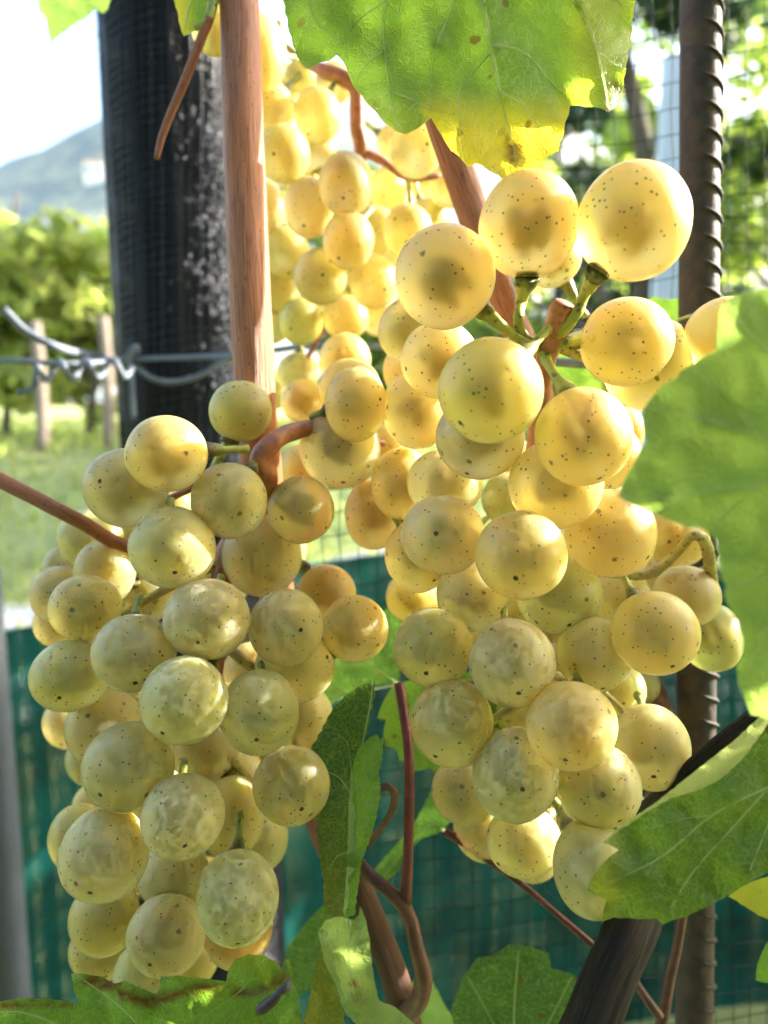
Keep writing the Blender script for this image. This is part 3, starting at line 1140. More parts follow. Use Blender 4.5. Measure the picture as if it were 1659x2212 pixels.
# red tendril stem and its fork in the middle
stalk('petiole', [(862, 1478, .19, 11), (872, 1540, .186, 11), (882, 1620, .182, 11), (884, 1720, .18, 11), (882, 1830, .18, 11), (876, 1950, .18, 13)], vine, M['red_stalk'], 12, 6, .04,
      corky=[0, 0, 0, 0, .1, .5])
stalk('shoot', [(778, 1865, .185, 13), (810, 1900, .182, 14), (862, 1945, .18, 16), (886, 1985, .18, 17), (900, 2050, .18, 17), (914, 2110, .182, 20), (905, 2160, .186, 21), (870, 2200, .195, 24)],
      vine, M['brown_stalk'], 12, 6, .08)
stalk('petiole', [(822, 1702, .168, 9), (838, 1700, .168, 9), (852, 1716, .17, 9), (846, 1752, .174, 8), (826, 1786, .18, 8), (796, 1822, .186, 8)], vine, M['brown_stalk'], 10, 6, .04)
stalk('petiole', [(962, 1796, .20, 10), (1000, 1820, .198, 8), (1060, 1862, .196, 7), (1130, 1912, .195, 7), (1200, 1972, .194, 7), (1290, 2050, .19, 8)], vine, M['red_stalk'], 10, 6, .05,
      corky=[.0, .5, .6, .6, .6, .6])
stalk('shoot', [(1478, 1960, .21, 9), (1462, 2050, .21, 10), (1446, 2120, .21, 11), (1425, 2240, .21, 14)], vine, M['brown_stalk'], 10, 5, .08)
stalk('shoot', [(1372, 2120, .205, 8), (1398, 2160, .202, 9), (1428, 2200, .2, 10)], vine, M['brown_stalk'], 8, 5, .08)
stalk('tendril', [(1462, 692, .2, 3), (1490, 682, .19, 3), (1520, 676, .18, 3), (1560, 668, .16, 3)], vine, M['pedicel'], 6, 5, 0)


def zz(pts, z, dz=None):
    return [(u, v, z + (dz(u, v) if dz else 0)) for u, v in pts]


def Z5(pts, k, ox, oy):
    return [(x * k + ox, y * k + oy) for x, y in pts]


# --- the big leaf hanging in at the top
L1 = [(611, 0), (624, 69), (640, 123), (664, 149), (691, 136), (712, 131), (729, 118), (742, 133), (752, 160), (760, 184), (779, 205), (798, 229),
      (830, 264), (856, 283), (878, 290), (899, 280), (931, 255), (952, 291), (974, 325), (1014, 361), (1027, 352), (1064, 373), (1100, 398), (1130, 398),
      (1165, 371), (1174, 344), (1206, 325), (1219, 283), (1232, 229), (1299, 235), (1315, 243), (1331, 229), (1347, 187), (1363, 96), (1373, 0),
      (1400, -120), (1345, -210), (1290, -260), (1180, -330), (1090, -300), (1030, -240), (960, -310), (840, -330), (740, -250), (650, -170), (600, -80)]
v1 = [([(1030, -230), (1036, -100), (1043, 0), (1062, 99), (1080, 197), (1104, 299), (1121, 378)], 4.5),
      ([(1030, -230), (930, -120), (838, 0), (832, 107), (843, 197), (856, 256), (874, 284)], 3.6),
      ([(1000, -90), (974, 27), (947, 85), (933, 149), (931, 240)], 2.8),
      ([(1030, -230), (1150, -130), (1240, 0), (1278, 69), (1304, 171), (1315, 236)], 3.8),
      ([(1059, 112), (1011, 171), (992, 203), (995, 293), (1006, 350)], 2.6),
      ([(1064, 96), (1118, 107), (1160, 139), (1192, 181), (1226, 205)], 2.4),
      ([(660, -60), (675, 32), (707, 69), (739, 92), (752, 150)], 2.4),
      ([(838, 0), (790, 30), (760, 60), (739, 92)], 2.0),
      ([(1080, 197), (1130, 230), (1180, 300), (1200, 322)], 2.0),
      ([(843, 197), (890, 215), (928, 240)], 1.8), ([(832, 107), (790, 140), (768, 180)], 1.8),
      ([(1290, 110), (1330, 140), (1352, 150)], 1.8), ([(1240, 0), (1300, -10), (1368, 20)], 2.0)]
leaf(vine, M['leaf'], [dict(outline=zz(L1, .151, lambda u, v: .004 * ((u - 1000) / 400) ** 2 + (-.004 if v > 230 else 0) - .00002 * max(-v, 0)), wave=.0034, teeth=2.5,
                            veins=[[(a[0], a[1]) for a in v] for v, r in v1[:4]], seed=1.3,
                            yellow=lambda u, v: max(0, min(1, (v - 190) / 110)) * (1 if u > 915 else .15) * max(0, 1 - max(0, u - 1230) / 60) + .25 * max(0, min(1, (u - 1200) / 60)),
                            brown=[([(1100, 300), (1120, 380)], 16), ([(1338, 150), (1334, 200)], 9), ([(1312, 243), (1318, 238)], 8)])],
     v1, label='broad green leaf with a yellow, brown-flecked lower lobe')
# --- right front leaf, very close
L2 = [(1659, 622), (1620, 628), (1587, 637), (1556, 663), (1551, 707), (1547, 756), (1507, 778), (1472, 800), (1428, 835), (1402, 866), (1386, 892), (1389, 923),
      (1395, 954), (1371, 998), (1349, 1037), (1334, 1073), (1367, 1090), (1411, 1110), (1450, 1125), (1490, 1139), (1525, 1145), (1547, 1165), (1554, 1205),
      (1558, 1249), (1569, 1301), (1591, 1337), (1604, 1380), (1604, 1411), (1591, 1442), (1595, 1477), (1609, 1513), (1622, 1543), (1659, 1552), (1740, 1590), (1860, 1540),
      (1960, 1400), (2010, 1200), (2000, 1000), (1940, 820), (1840, 690), (1740, 610)]
v2 = [([(1820, 1000), (1700, 960), (1600, 930), (1500, 900), (1400, 880)], 5), ([(1820, 1000), (1680, 1040), (1540, 1060), (1430, 1075), (1350, 1074)], 5),
      ([(1820, 1000), (1740, 860), (1660, 760), (1570, 670)], 5), ([(1820, 1000), (1720, 1200), (1660, 1340), (1610, 1460)], 5), ([(1640, 942), (1560, 850), (1520, 780)], 3),
      ([(1700, 1235), (1640, 1250), (1570, 1280)], 3), ([(1640, 1048), (1570, 1110), (1540, 1150)], 3)]
leaf(vine, M['leaf_soft'], [dict(outline=zz(L2, .104, lambda u, v: (u - 1500) * -.000012 + .003 * ((v - 1050) / 450) ** 2), wave=.0026, wfreq=.010, seed=4.1, step=24, teeth=7,
                            veins=[[(a[0], a[1]) for a in v] for v, r in v2[:4]])], v2, label='bright green leaf with pale edge, close in front of the right bunch')
# --- lower right leaf with a rolled pale margin
L3 = [(1302, 1819), (1320, 1802), (1362, 1770), (1416, 1734), (1480, 1683), (1528, 1645), (1582, 1603), (1627, 1562), (1659, 1530), (1760, 1470), (1860, 1540), (1910, 1700),
      (1860, 1850), (1750, 1890), (1659, 1885), (1627, 1901), (1576, 1933), (1528, 1958), (1480, 1981), (1448, 1989), (1432, 1997), (1419, 1984), (1394, 1986), (1358, 1984),
      (1320, 1981), (1299, 1992), (1307, 1952), (1310, 1942), (1288, 1936), (1270, 1923), (1278, 1898), (1307, 1859), (1336, 1835)]
R3 = [(1302, 1819), (1320, 1802), (1362, 1770), (1416, 1734), (1480, 1683), (1528, 1645), (1582, 1603), (1627, 1562), (1659, 1530), (1700, 1500), (1700, 1520), (1662, 1560), (1646, 1584), (1602, 1642),
      (1557, 1683), (1512, 1706), (1448, 1725), (1400, 1752), (1350, 1786)]
v3 = [([(1800, 1640), (1660, 1700), (1540, 1760), (1430, 1850), (1310, 1910)], 2.6), ([(1660, 1700), (1590, 1780), (1500, 1880), (1440, 1975)], 2.0), ([(1540, 1760), (1470, 1770), (1400, 1790)], 1.6),
      ([(1700, 1690), (1660, 1780), (1620, 1880)], 1.8)]
leaf(vine, M['leaf_mid'], [dict(outline=zz(L3, .136, lambda u, v: -.000012 * (v - 1700)), wave=.003, seed=2.2, veins=[[(a[0], a[1]) for a in v] for v, r in v3],
                                 yellow=lambda u, v: .35 * max(0, 1 - abs(u - 1300) / 60)),
                            dict(outline=[(u, v, .1335 - .0022 * math.sin(i * math.pi / 9 if i < 9 else 0)) for i, (u, v) in enumerate(R3)], wave=.0008, step=14, pale=1.0, seed=3.1)],
     v3, label='deep green leaf with its pale margin rolled over, below the right bunch')
# --- folded leaf standing upright between the bunches
k7 = (.36, 619.4, 1415.7)
B4 = Z5([(520, 135), (530, 225), (500, 370), (470, 520), (430, 700), (420, 1000), (395, 1300), (370, 1560), (330, 1800), (330, 2000), (350, 2330), (90, 2330), (105, 2170), (130, 2090), (190, 1820), (230, 1650),
         (235, 1550), (220, 1350), (200, 1200), (185, 1000), (160, 800), (150, 560), (280, 320), (370, 230), (450, 180)], *k7)
F4 = Z5([(540, 470), (560, 505), (580, 490), (572, 600), (552, 720), (562, 820), (540, 950), (500, 1100), (450, 1230), (425, 1400), (405, 1560), (345, 1570), (355, 1350), (370, 1100), (375, 900), (390, 700), (420, 580), (480, 510)], *k7)
E4 = Z5([(385, 690), (402, 760), (418, 745), (392, 860), (418, 950), (440, 1025), (405, 1075), (420, 1160), (436, 1250), (368, 1335), (375, 1440), (350, 1570), (340, 1540), (355, 1350), (368, 1100), (373, 860)], *k7)
C4 = Z5([(188, 1660), (230, 1590), (310, 1565), (400, 1590), (432, 1560), (442, 1505), (470, 1570), (495, 1680), (505, 1800), (520, 1920), (552, 2070), (650, 2110), (720, 2170), (790, 2230), (850, 2320), (700, 2360), (500, 2300), (345, 2140),
         (300, 1990), (230, 1850)], *k7)
K4 = Z5([(188, 1660), (230, 1850), (300, 1990), (345, 2140), (430, 2110), (400, 2090), (350, 2060), (300, 1900), (240, 1740), (215, 1680)], *k7)
v4 = [(Z5([(370, 1560), (372, 1300), (385, 1000), (400, 800), (440, 600), (500, 300), (515, 160)], *k7), 3.0), (Z5([(372, 1180), (300, 1210), (250, 1290)], *k7), 1.6), (Z5([(380, 830), (320, 740), (250, 700)], *k7), 1.6),
      (Z5([(395, 860), (370, 550), (300, 470)], *k7), 1.4)]
zb = lambda u, v: .186 - .018 * max(0, min(1, (v - 1500) / 600))
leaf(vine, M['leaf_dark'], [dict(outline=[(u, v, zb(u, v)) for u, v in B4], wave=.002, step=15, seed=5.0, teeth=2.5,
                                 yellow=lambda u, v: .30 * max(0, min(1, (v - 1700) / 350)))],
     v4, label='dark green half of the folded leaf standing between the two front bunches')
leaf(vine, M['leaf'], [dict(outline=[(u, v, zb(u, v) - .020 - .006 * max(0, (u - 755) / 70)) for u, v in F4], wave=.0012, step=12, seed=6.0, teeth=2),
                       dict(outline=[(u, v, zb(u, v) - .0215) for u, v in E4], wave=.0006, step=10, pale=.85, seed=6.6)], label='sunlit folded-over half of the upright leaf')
leaf(vine, M['leaf_pale'], [dict(outline=[(u, v, .141 - .004 * math.sin((u - 690) / 70)) for u, v in C4], wave=.002, step=14, seed=7.0, pale=.35,
                                 brown=[(Z5([(400, 1960), (420, 2040), (440, 2080)], *k7), 10)]),
                            dict(outline=[(u, v, .1385) for u, v in K4], wave=.0006, step=11, seed=7.7, pale=1.0)],
     [(Z5([(380, 1600), (370, 1750), (380, 1900), (420, 2100)], *k7), 2.2)], label='pale curled leaf lit by the sun at the foot of the folded leaf')
# --- bottom left leaf with a dry brown margin
L5 = [(-70, 2190), (0, 2163), (51, 2155), (107, 2158), (160, 2164), (172, 2171), (160, 2140), (154, 2102), (183, 2104), (222, 2110), (247, 2125), (269, 2119), (299, 2132), (337, 2147), (346, 2127), (348, 2110),
      (384, 2108), (427, 2112), (469, 2117), (489, 2119), (495, 2093), (508, 2074), (538, 2061), (572, 2065), (597, 2078), (614, 2100), (622, 2094), (617, 2074), (624, 2072), (631, 2093), (632, 2115), (644, 2149),
      (651, 2196), (664, 2300), (540, 2390), (280, 2380), (60, 2330), (-70, 2270)]
v5 = [([(300, 2370), (330, 2290), (420, 2210), (520, 2140), (560, 2080)], 2.0), ([(330, 2290), (300, 2220), (240, 2160), (170, 2110)], 1.8), ([(300, 2370), (180, 2250), (60, 2190), (-40, 2190)], 1.8)]
leaf(vine, M['leaf'], [dict(outline=zz(L5, .146, lambda u, v: .006 * max(0, (2200 - v) / 140)), wave=.003, step=15, seed=8.0,
                            brown=[([(180, 2116), (235, 2132), (300, 2160), (360, 2155), (440, 2130), (520, 2146), (580, 2135), (616, 2108)], 12), ([(0, 2170), (60, 2166), (150, 2168)], 9), ([(270, 2155), (330, 2170)], 14), ([(200, 2108), (240, 2124), (262, 2124)], 9)],
                            yellow=lambda u, v: .25 * max(0, 1 - (v - 2060) / 60))], v5, label='green leaf with a chewed, brown dried margin under the left bunch')
stalk('dry_curl', [(556, 2190, .1435, 5), (566, 2178, .1432, 13), (588, 2162, .143, 12), (604, 2143, .1432, 9), (618, 2130, .1435, 12), (624, 2118, .145, 6)], vine, M['dry'], 10, 5, .25, 2.0)
# --- smaller and farther leaves
leaf(vine, M['leaf_pale'], [dict(outline=zz([(81, -5), (83, 23), (92, 32), (100, 47), (105, 73), (112, 92), (128, 77), (158, 55), (183, 41), (205, 21), (222, 30), (233, 19), (239, 0), (262, -80), (200, -150), (110, -150), (60, -70)], .30), step=14, seed=9)],
     label='blurred pale leaf tip hanging in the corner before the sky')
leaf(vine, M['leaf'], [dict(outline=zz([(373, -5), (384, 26), (388, 55), (397, 79), (427, 64), (448, 47), (465, 21), (480, -5), (500, -80), (440, -130), (370, -80)], .206), step=13, seed=10, yellow=lambda u, v: max(0, 1 - (u - 375) / 50))],
     [([(440, -120), (425, -40), (405, 30), (397, 76)], 2.4)])
leaf(vine, M['leaf'], [dict(outline=zz([(850, 1480), (828, 1514), (814, 1552), (833, 1556), (828, 1586), (833, 1612), (854, 1616), (863, 1642), (884, 1648), (892, 1667), (927, 1659), (939, 1667), (985, 1650), (1060, 1640), (1110, 1560), (1090, 1480), (1000, 1450), (900, 1465)], .225),
                            step=15, seed=11)], [([(866, 1478), (880, 1540), (884, 1640)], 2.2), ([(866, 1478), (930, 1540), (1000, 1600)], 2.2)])
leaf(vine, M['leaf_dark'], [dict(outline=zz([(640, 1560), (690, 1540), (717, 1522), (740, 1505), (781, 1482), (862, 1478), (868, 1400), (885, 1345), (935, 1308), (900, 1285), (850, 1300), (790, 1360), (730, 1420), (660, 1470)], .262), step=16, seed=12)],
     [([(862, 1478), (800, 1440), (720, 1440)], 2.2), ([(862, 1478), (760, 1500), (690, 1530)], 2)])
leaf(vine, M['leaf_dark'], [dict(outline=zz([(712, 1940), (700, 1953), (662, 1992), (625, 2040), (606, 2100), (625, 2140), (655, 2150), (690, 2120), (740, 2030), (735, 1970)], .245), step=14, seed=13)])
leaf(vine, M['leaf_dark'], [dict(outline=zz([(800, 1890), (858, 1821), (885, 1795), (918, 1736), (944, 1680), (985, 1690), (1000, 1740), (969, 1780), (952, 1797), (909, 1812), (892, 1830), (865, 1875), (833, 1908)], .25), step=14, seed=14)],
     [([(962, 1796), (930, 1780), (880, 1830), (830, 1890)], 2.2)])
leaf(vine, M['leaf'], [dict(outline=zz([(1573, 1935), (1600, 1912), (1700, 1880), (1760, 1940), (1720, 2010), (1640, 1978), (1600, 1952)], .19), step=13, seed=15, yellow=lambda u, v: .6)])
leaf(vine, M['leaf'], [dict(outline=zz([(1170, 770), (1195, 752), (1240, 738), (1320, 755), (1360, 800), (1345, 870), (1300, 858), (1250, 845), (1215, 836), (1190, 805)], .252), step=14, seed=16)], [([(1180, 775), (1260, 800), (1330, 850)], 2.2)])
leaf(vine, M['leaf'], [dict(outline=zz([(1388, 662), (1410, 640), (1446, 648), (1478, 640), (1490, 690), (1450, 720), (1400, 700)], .245), step=12, seed=17)])
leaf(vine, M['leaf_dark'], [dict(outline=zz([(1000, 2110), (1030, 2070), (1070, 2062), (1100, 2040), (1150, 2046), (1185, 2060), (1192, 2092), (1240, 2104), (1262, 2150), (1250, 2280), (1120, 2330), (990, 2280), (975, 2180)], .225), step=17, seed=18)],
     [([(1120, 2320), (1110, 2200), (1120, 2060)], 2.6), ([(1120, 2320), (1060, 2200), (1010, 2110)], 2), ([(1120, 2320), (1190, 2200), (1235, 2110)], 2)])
leaf(vine, M['leaf_pale'], [dict(outline=zz([(845, 2190), (868, 2148), (900, 2110), (935, 2122), (960, 2170), (1005, 2240), (940, 2300), (860, 2270)], .25), step=14, seed=19)])
leaf(vine, M['leaf'], [dict(outline=zz([(1656, 2035), (1636, 2080), (1632, 2118), (1665, 2126), (1740, 2130), (1760, 2050), (1700, 2010)], .2), step=13, seed=20)])

# --- unseen leaves added outside the picture to shade bunches, leaves and pole
lob = []
for i in range(60):
    a = 2 * math.pi * i / 60
    r = .62 + .30 * abs(math.cos(2.5 * a)) ** 1.5 - .32 * math.exp(-((a - math.pi) / .22) ** 2) + (.05 if i % 2 else 0)
    lob.append((r * math.cos(a), r * math.sin(a)))
lv = [(0, 0, 0)] + [(x * .5, y * .5, .04 * math.sin(3 * x) + .05 * x * x) for x, y in lob] + [(x, y, -.06 * (x * x + y * y) + .05 * math.sin(5 * y)) for x, y in lob]
lf = [(0, 1 + i, 1 + (i + 1) % 60) for i in range(60)] + [(1 + i, 61 + i, 61 + (i + 1) % 60, 1 + (i + 1) % 60) for i in range(60)]
shade_me = None


def shade_leaf(loc, scale, rot):
    global shade_me
    if shade_me is None:
        o = mesh_obj('leaf', lv, lf, M['leaf'], None, origin=(0, 0, 0), attrs={'yellow': [0.] * 121, 'brown': [0.] * 121, 'pale': [0.] * 121})
        shade_me = o.data
    else:
        o = bpy.data.objects.new('leaf', shade_me)
        COL.objects.link(o)
    o.location = loc
    o.rotation_euler = rot
    o.scale = (scale,) * 3
    attach(o, vine)
    return o


def in_view(p, pad):
    d = Vector(p) - CAM
    z = d.dot(FWD)
    if z <= 0:
        return False
    return abs(d.dot(RIGHT)) - pad < .5 * z and abs(d.dot(UP)) - pad < .6667 * z


SE = (Vector((-.45, 0, .89)) - SUN * SUN.dot(Vector((-.45, 0, .89)))).normalized()
SD = SUN.cross(SE).normalized()                            # mostly along the view depth


def shade_band(u, v, half, z, s=.2, scale=.045):
    """an added leaf between this spot and the sun; tilted so that its shadow is 2 * half tall"""
    c = P(u, v, z) + SUN * s
    while in_view(c, scale * 1.05) and s < 1.5:
        s += .02
        c = P(u, v, z) + SUN * s
    ext = min(1.0, PX(half, z) / (scale * .8))
    th = math.acos(ext)
    a2 = SE * ext + SUN * math.sin(th)
    a1 = SD
    nz = a1.cross(a2)
    mtx = Matrix((a1, a2, nz)).transposed()
    shade_leaf(c, scale, mtx.to_euler())


random.seed(21)
shade_band(1000, -190, 400, .150)
shade_band(850, -160, 400, .155, .3)
for z_ in (.135, .165, .20, .235):
    shade_band(1150, 1432, 95, z_, random.uniform(.14, .3))
for z_ in (.15, .19):
    shade_band(1150, 1200, 26, z_, random.uniform(.14, .3))
for z_ in (.13, .17, .21, .25):
    shade_band(1400, 2100, 330, z_, random.uniform(.12, .3), .05)
shade_band(1300, 1560, 22, .165, .2)
shade_band(1560, 1260, 260, .104, .12)
shade_band(1560, 860, 150, .104, .15)
shade_band(680, 2050, 110, .25, .35)
for dz_ in (.56, .64):  # oversize unseen leaves added to shade the grey pole
    shade_band(0, 1500, 400, dz_, .8, .16)
    shade_band(0, 2000, 400, dz_, .8, .16)
# ------------------------------------------------------------------ grape bunches
GOLD = (0.92, 0.70, 0.21)
YEL = (0.89, 0.72, 0.21)
PAL = (0.82, 0.705, 0.29)
GRN = (0.66, 0.66, 0.22)
PLC = (0.85, 0.72, 0.25)
AMB = (0.84, 0.56, 0.18)
# u, v, rx, ry, rank (0 = nearest), tint, bloom
A = [(520, 888, 68, 67, 2, YEL, .3), (360, 981, 87, 82, 1, YEL, .3), (272, 1054, 89, 85, 3, PAL, .35), (495, 1082, 82, 83, 2, PAL, .4), (373, 1183, 92, 88, 2, PAL, .55), (650, 1101, 72, 73, 3, PAL, .4),
     (566, 1200, 85, 88, 4, PAL, .6), (195, 1164, 68, 66, 5, PAL, .4), (228, 1235, 65, 70, 4, PAL, .4), (183, 1314, 77, 72, 2, YEL, .5), (128, 1284, 62, 62, 5, PAL, .4), (318, 1280, 68, 66, 5, PAL, .5),
     (447, 1338, 92, 87, 1, PAL, .85), (618, 1355, 80, 83, 2, PAL, .9), (704, 1282, 66, 63, 4, AMB, .4), (766, 1359, 72, 72, 3, YEL, .6), (290, 1410, 90, 84, 1, PAL, .8), (130, 1345, 55, 56, 5, PAL, .4),
     (150, 1461, 83, 77, 2, YEL, .5), (399, 1513, 93, 94, 0, PAL, .8), (560, 1538, 86, 91, 1, PAL, .8), (637, 1440, 86, 78, 4, PAL, .6), (650, 1548, 70, 70, 5, PAL, .5), (225, 1572, 82, 82, 4, PAL, .7),
     (279, 1655, 97, 94, 1, PAL, .75), (445, 1624, 71, 67, 3, PAL, .6), (395, 1763, 90, 89, 0, PAL, .8), (630, 1697, 83, 83, 2, PAL, .6), (500, 1765, 72, 86, 4, PAL, .6), (548, 1812, 73, 74, 5, PAL, .5),
     (225, 1847, 94, 98, 2, PAL, .7), (172, 1808, 65, 70, 4, YEL, .4), (376, 1893, 76, 71, 2, PAL, .7), (513, 1938, 88, 99, 1, PAL, .85), (228, 1982, 77, 75, 3, YEL, .6), (361, 2018, 83, 83, 2, PAL, .7),
     (222, 2048, 70, 64, 4, YEL, .35), (318, 2105, 72, 70, 3, PAL, .6), (410, 2060, 64, 72, 5, GOLD, .2), (514, 2005, 75, 80, 4, AMB, .3), (375, 1095, 48, 48, 6, YEL, .2), (285, 1160, 50, 50, 6, YEL, .2),
     (200, 1640, 55, 58, 5, PAL, .4), (610, 1190, 52, 56, 6, PAL, .3), (205, 1740, 48, 48, 5, YEL, .3), (450, 1470, 50, 50, 7, PAL, .3), (345, 1610, 48, 48, 7, PAL, .3), (330, 1800, 48, 48, 7, PAL, .3),
     (440, 1900, 48, 48, 7, YEL, .3), (520, 1680, 60, 60, 7, YEL, .2), (300, 1500, 62, 62, 7, PAL, .3), (330, 1135, 60, 60, 7, YEL, .2), (480, 1262, 58, 58, 7, PAL, .2), (545, 1450, 62, 62, 7, PAL, .3), (150, 1232, 58, 58, 7, PAL, .2), (330, 1712, 62, 62, 7, PAL, .3), (430, 1700, 60, 60, 7, YEL, .2), (300, 1935, 62, 62, 7, YEL, .2), (445, 1965, 62, 62, 7, YEL, .2), (150, 1560, 56, 56, 7, PAL, .2), (590, 1620, 58, 58, 7, PAL, .2), (240, 1385, 58, 58, 7, PAL, .2),
     # shoulder towards the middle
     (768, 873, 67, 81, 3, YEL, .4), (735, 967, 87, 90, 4, PAL, .3), (745, 776, 56, 55, 6, YEL, .1), (757, 840, 68, 66, 5, YEL, .1), (655, 866, 48, 48, 6, YEL, .1), (660, 1015, 58, 60, 6, YEL, .2), (835, 965, 50, 50, 6, YEL, .2)]
B = [(1143, 486, 107, 113, 1, GOLD, .12), (1368, 481, 121, 126, 1, GOLD, .1), (960, 598, 109, 111, 1, GOLD, .2), (1190, 555, 66, 66, 4, YEL, .0), (1352, 740, 98, 95, 2, GOLD, .25), (1405, 787, 102, 98, 4, YEL, .1),
     (1568, 735, 88, 92, 3, GOLD, .2), (1060, 844, 114, 114, 0, YEL, .12), (950, 778, 85, 84, 3, GOLD, .2), (890, 715, 73, 72, 5, YEL, .0), (885, 800, 58, 60, 6, GOLD, .1), (900, 885, 75, 85, 4, GOLD, .3),
     (1260, 943, 104, 106, 0, YEL, .35), (1310, 985, 75, 75, 4, YEL, .2), (1345, 930, 48, 52, 5, GOLD, .3), (1037, 945, 96, 92, 2, PAL, .4), (1200, 1046, 101, 97, 2, YEL, .4), (961, 1045, 81, 76, 3, PAL, .5),
     (868, 1045, 67, 77, 4, YEL, .5), (957, 1156, 92, 87, 1, PAL, .65), (1126, 1200, 99, 97, 0, YEL, .4), (808, 1110, 63, 78, 5, GOLD, .4), (905, 1200, 73, 80, 4, YEL, .5), (1318, 1152, 97, 96, 2, GOLD, .45),
     (1022, 1285, 80, 81, 3, PAL, .6), (1206, 1281, 90, 88, 3, GRN, .4), (936, 1397, 86, 86, 2, YEL, .65), (1105, 1430, 93, 95, 1, PAL, .9), (1283, 1413, 82, 81, 1, PAL, .7), (1414, 1368, 93, 90, 1, YEL, .4),
     (1483, 1288, 72, 66, 3, PAL, .4), (1540, 1378, 67, 73, 4, GRN, .2), (1340, 1290, 64, 62, 5, PAL, .3), (1425, 1238, 52, 52, 6, PAL, .3), (1460, 1160, 70, 66, 6, YEL, .1), (977, 1561, 90, 95, 2, YEL, .85),
     (1234, 1566, 97, 95, 0, YEL, .7), (1113, 1674, 92, 100, 1, PAL, .8), (1405, 1613, 82, 91, 2, PAL, .5), (1294, 1697, 91, 88, 1, PAL, .8), (1005, 1708, 73, 72, 4, PAL, .5), (1131, 1815, 80, 75, 3, PAL, .8),
     (1050, 1787, 73, 70, 5, PAL, .5), (1280, 1875, 85, 104, 1, PAL, .85), (1150, 1843, 62, 60, 5, PAL, .5), (1320, 1490, 55, 55, 4, YEL, .3), (1338, 1492, 56, 60, 5, GRN, .5), (1120, 1540, 48, 50, 6, YEL, .3),
     (1370, 1765, 46, 48, 4, PAL, .4), (1110, 1320, 52, 52, 6, YEL, .2), (1098, 1078, 58, 58, 6, GRN, .2), (1200, 1440, 50, 50, 6, PAL, .3), (1060, 1590, 46, 46, 7, GRN, .3), (1210, 1720, 50, 50, 7, GRN, .3),
     (1030, 1375, 58, 58, 7, PAL, .3), (1260, 1180, 58, 58, 7, YEL, .3), (1380, 1480, 44, 44, 7, PAL, .3), (1165, 1360, 60, 60, 7, PAL, .2), (1290, 1320, 58, 58, 7, YEL, .2), (1195, 1490, 60, 60, 7, PAL, .2), (1050, 1500, 58, 58, 7, YEL, .2), (1330, 1545, 56, 56, 7, PAL, .2), (1215, 1790, 60, 60, 7, PAL, .2), (1010, 1640, 56, 56, 7, PAL, .2), (890, 1290, 56, 56, 7, YEL, .2), (1010, 985, 60, 60, 7, YEL, .2), (1120, 1010, 60, 60, 7, YEL, .2), (940, 1290, 52, 52, 7, PAL, .2)]
Cb = [(686, 250, 50, 58, 1, YEL, .05), (747, 397, 59, 66, 0, PLC, .2), (612, 333, 56, 62, 1, PLC, .2), (580, 235, 57, 56, 2, YEL, .2), (555, 115, 64, 80, 2, YEL, .15), (897, 321, 59, 61, 1, PLC, .2),
      (667, 449, 53, 65, 1, PLC, .3), (753, 520, 56, 61, 0, PLC, .3), (881, 498, 52, 55, 1, PLC, .2), (925, 470, 42, 42, 3, PLC, .2), (693, 598, 58, 60, 1, PLC, .4), (807, 609, 52, 58, 2, PLC, .3),
      (746, 687, 50, 48, 2, PLC, .3), (650, 695, 47, 51, 2, GRN, .2), (570, 448, 48, 57, 2, PLC, .2), (618, 546, 52, 54, 3, PLC, .2), (602, 622, 52, 54, 3, PLC, .2), (838, 410, 39, 48, 3, YEL, .0),
      (920, 402, 38, 36, 3, YEL, .0), (852, 310, 38, 42, 4, YEL, .0), (690, 336, 40, 38, 3, PLC, .1), (465, 58, 52, 60, 2, YEL, .0), (650, 165, 36, 34, 3, PLC, .0), (722, 178, 42, 42, 4, YEL, .1),
      (810, 498, 48, 52, 3, PLC, .1), (968, 402, 44, 46, 3, YEL, .1), (645, 806, 46, 44, 3, GRN, .2), (590, 842, 40, 42, 4, GRN, .2), (822, 682, 44, 46, 4, PLC, .2), (588, 700, 40, 42, 4, GRN, .2),
      (640, 385, 40, 40, 5, PLC, .0), (735, 460, 42, 42, 5, PLC, .0), (760, 575, 44, 44, 5, PLC, .0), (700, 655, 42, 42, 5, PLC, .0), (610, 180, 42, 42, 5, YEL, .0), (560, 530, 42, 42, 5, PLC, .0), (650, 395, 48, 48, 5, PLC, .0), (795, 420, 46, 46, 5, PLC, .0), (850, 455, 46, 46, 5, PLC, .0), (640, 620, 48, 48, 5, PLC, .0), (835, 555, 46, 46, 5, PLC, .0), (770, 645, 46, 46, 5, PLC, .0), (600, 290, 46, 46, 5, PLC, .0), (725, 470, 48, 48, 5, PLC, .0)]


def solve(gr, z0, dz, zmin, zmax, R0):
    n = len(gr)
    u = np.array([g[0] for g in gr], float)
    v = np.array([g[1] for g in gr], float)
    r = np.array([(g[2] + g[3]) / 2 for g in gr], float)
    rank = np.array([g[4] for g in gr], float)
    z = np.clip(.45 * R0 * PXW / r + .55 * (z0 + dz * rank), zmin, zmax)
    for it in range(260):
        moved = False
        for i in range(n):
            for j in range(i + 1, n):
                if abs(u[i] - u[j]) > 260 or abs(v[i] - v[j]) > 260:
                    continue
                f, b = (i, j) if (rank[i], z[i]) <= (rank[j], z[j]) else (j, i)
                zm = (z[f] + z[b]) / 2
                lat = math.hypot(u[f] - u[b], v[f] - v[b]) * zm / PXW
                need = .94 * (r[f] * z[f] + r[b] * z[b]) / PXW
                if lat >= need:
                    continue
                dep = math.sqrt(need * need - lat * lat)
                gap = z[b] - z[f]
                if gap < dep - 1e-5:
                    d = (dep - gap)
                    z[b] = min(zmax, z[b] + d * .4)
                    z[f] = max(zmin, z[f] - d * .12)
                    moved = True
        if not moved:
            break
    return z


